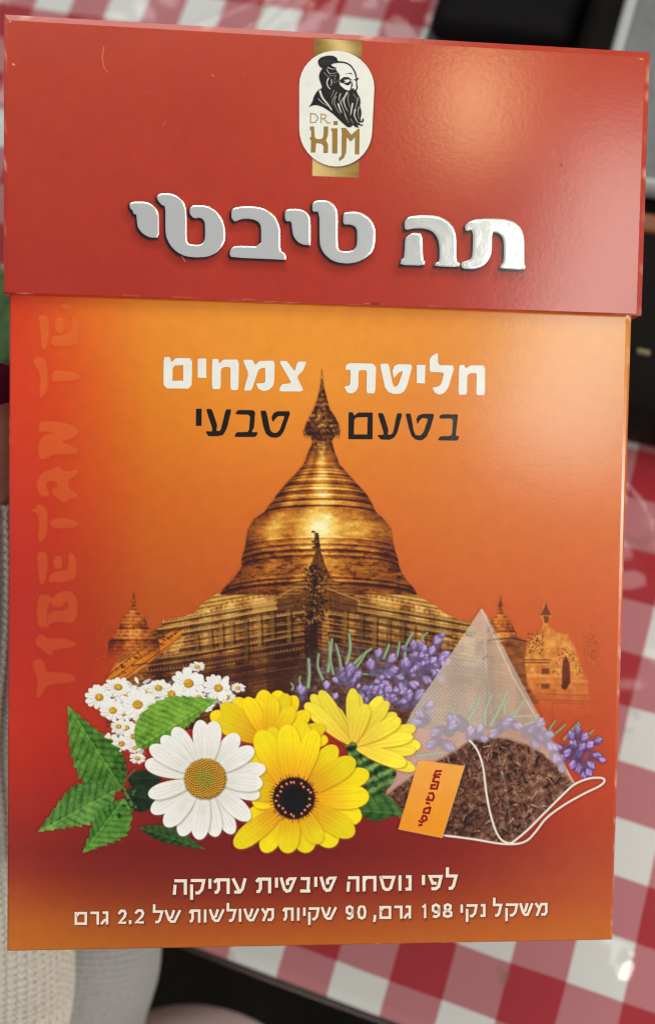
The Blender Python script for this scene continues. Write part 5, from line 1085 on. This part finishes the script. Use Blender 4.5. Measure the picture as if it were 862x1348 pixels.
# ribbed knit tubes
def knit(name, col, along=2600.0):
    m = bpy.data.materials.new(name); t, n, l = nt(m); b = n['Principled BSDF']; b.inputs['Roughness'].default_value = .9; b.inputs['Sheen Weight'].default_value = .3
    at_ = n.new('ShaderNodeAttribute'); at_.attribute_name = 'stitch'; sp = n.new('ShaderNodeSeparateXYZ'); l.new(at_.outputs['Vector'], sp.inputs[0])
    def wave(sock, k, add=None):
        a_ = n.new('ShaderNodeMath'); a_.operation = 'MULTIPLY'; l.new(sock, a_.inputs[0]); a_.inputs[1].default_value = k
        s_ = n.new('ShaderNodeMath'); s_.operation = 'SINE'
        if add is not None:
            q = n.new('ShaderNodeMath'); q.operation = 'ADD'; l.new(a_.outputs[0], q.inputs[0]); l.new(add, q.inputs[1]); l.new(q.outputs[0], s_.inputs[0])
        else: l.new(a_.outputs[0], s_.inputs[0])
        return s_
    vv = n.new('ShaderNodeMath'); vv.operation = 'ABSOLUTE'; w1_ = wave(sp.outputs['X'], 1.0); l.new(w1_.outputs[0], vv.inputs[0])
    sk_ = n.new('ShaderNodeMath'); sk_.operation = 'MULTIPLY'; l.new(vv.outputs[0], sk_.inputs[0]); sk_.inputs[1].default_value = 2.2
    w2_ = wave(sp.outputs['Y'], along, sk_.outputs[0])
    nz_ = n.new('ShaderNodeTexNoise'); nz_.inputs['Scale'].default_value = 900; tc = n.new('ShaderNodeTexCoord'); l.new(tc.outputs['Object'], nz_.inputs['Vector'])
    ad = n.new('ShaderNodeMath'); ad.operation = 'MULTIPLY_ADD'; l.new(w2_.outputs[0], ad.inputs[0]); ad.inputs[1].default_value = .35; l.new(nz_.outputs['Fac'], ad.inputs[2])
    bp = n.new('ShaderNodeBump'); bp.inputs['Strength'].default_value = .8; bp.inputs['Distance'].default_value = .0012; l.new(ad.outputs[0], bp.inputs['Height']); l.new(bp.outputs[0], b.inputs['Normal'])
    mr = n.new('ShaderNodeMapRange'); mr.inputs[1].default_value = .2; mr.inputs[2].default_value = .9; mr.inputs[3].default_value = .78; mr.inputs[4].default_value = 1.15; l.new(nz_.outputs['Fac'], mr.inputs[0])
    mx = n.new('ShaderNodeVectorMath'); mx.operation = 'SCALE'; mx.inputs[0].default_value = col; l.new(mr.outputs[0], mx.inputs['Scale']); l.new(mx.outputs[0], b.inputs['Base Color'])
    return m
def knit_tube(name, path, ribs, depth, m, na, nl, endcap=True):
    """path: (point in world, radius); ribs run along the tube as real ridges; open at its first end, where it turns in"""
    P = catmull(np.array([list(p_) + [r] for p_, r in path]), nl); n = len(P); V = []; F = []; st = []; L = 0; up0 = None
    def ring(c, r, tg, s_, dep):
        nonlocal up0
        a = np.array([0.0, 0.0, 1.0]) if up0 is None else up0
        e1 = a - tg * (a @ tg); e1 /= np.linalg.norm(e1); e2 = np.cross(tg, e1); up0 = e1
        for k in range(na):
            th = 2 * math.pi * k / na; f_ = .5 + .5 * math.cos(ribs * th + s_ * 18); rr_ = r - dep * (1 - f_) ** 1.5 + .0012 * math.sin(3 * th + s_ * 30) + .0010 * math.sin(2 * th + s_ * 95 + 1.1 * math.sin(s_ * 60))
            V.append(c + rr_ * (e1 * math.cos(th) + e2 * math.sin(th))); st.append((ribs * th + s_ * 18, s_, 0))
    tg0 = P[1, :3] - P[0, :3]; tg0 /= np.linalg.norm(tg0)
    ring(P[0, :3] + tg0 * .010, P[0, 3] - .006, tg0, 0, 0); ring(P[0, :3] + tg0 * .001, P[0, 3] - .0042, tg0, 0, 0); ring(P[0, :3] - tg0 * .0008, P[0, 3] - .0015, tg0, 0, depth)
    for i in range(n):
        tg = P[min(i + 1, n - 1), :3] - P[max(i - 1, 0), :3]; tg /= np.linalg.norm(tg)
        if i: L += np.linalg.norm(P[i, :3] - P[i - 1, :3])
        ring(P[i, :3], P[i, 3], tg, L, depth)
    nr = len(V) // na
    for j in range(nr - 1):
        for k in range(na): F.append((j * na + k, j * na + (k + 1) % na, (j + 1) * na + (k + 1) % na, (j + 1) * na + k))
    F.append(tuple((nr - 1) * na + k for k in range(na)))
    pl = np.array(pers.location); o = mesh(name, [np.array(v) - pl for v in V], F, m, pers, True)
    a_ = o.data.attributes.new('stitch', 'FLOAT_VECTOR', 'POINT'); a_.data.foreach_set('vector', np.array(st, np.float32).ravel()); return o
M_KNIT = knit('grey_beige_knit', (.62, .57, .48))
knit_tube('sleeve', [(bl(-.1005, .1185, -.062), .0255), (bl(-.1045, .080, -.072), .0305), (bl(-.1100, .040, -.082), .0330), (depth_pt(-24, 1240, .345), .0340), (depth_pt(-50, 1350, .348), .0350), (depth_pt(-170, 1560, .36), .040), (depth_pt(-420, 1900, .40), .046)], 64, .0019, M_KNIT, 640, 12)
M_KNIT2 = knit('grey_fine_knit', (.36, .355, .34), 3600)
knit_tube('cardigan_front', [(np.array(depth_pt(128, 1160, .385)), .0235), (np.array(depth_pt(118, 1240, .385)), .0275), (np.array(depth_pt(92, 1320, .39)), .0290), (np.array(depth_pt(40, 1450, .41)), .038), (np.array(depth_pt(-60, 1640, .46)), .05)], 40, .0002, M_KNIT2, 160, 10)
def tube(name, path, m, na=40, nl=8):
    P = catmull(np.array([list(p_) + [r] for p_, r in path]), nl); bm = bmesh.new(); rings = []; up0 = np.array([0, 0, 1.0]); pl = np.array(pers.location)
    for i in range(len(P)):
        tg = P[min(i + 1, len(P) - 1), :3] - P[max(i - 1, 0), :3]; tg /= np.linalg.norm(tg); e1 = up0 - tg * (up0 @ tg); e1 /= np.linalg.norm(e1); e2 = np.cross(tg, e1); up0 = e1
        rings.append([tuple(P[i, :3] - pl + P[i, 3] * (e1 * math.cos(t_) + e2 * math.sin(t_))) for t_ in np.linspace(0, 2 * math.pi, na + 1)[:-1]])
    loft(bm, rings); return bm_obj(name, bm, m, pers, True)
kc = np.array(depth_pt(236, 1578, .395)); kd = np.array([0.10, -0.86, -0.50]); kd /= np.linalg.norm(kd); R_ = .0695
tube('trouser_leg', [(kc - kd * R_ * math.sin(a_), max(.002, R_ * math.cos(a_))) for a_ in (1.55, 1.35, 1.1, .8, .4, 0)] + [(kc + kd * .1, .074), (kc + kd * .3, .080)], mat('dusty_pink_cloth', (.80, .63, .60), .85, noise=(90, .12), bump=(1400, .4, .0008), sheen=.3))
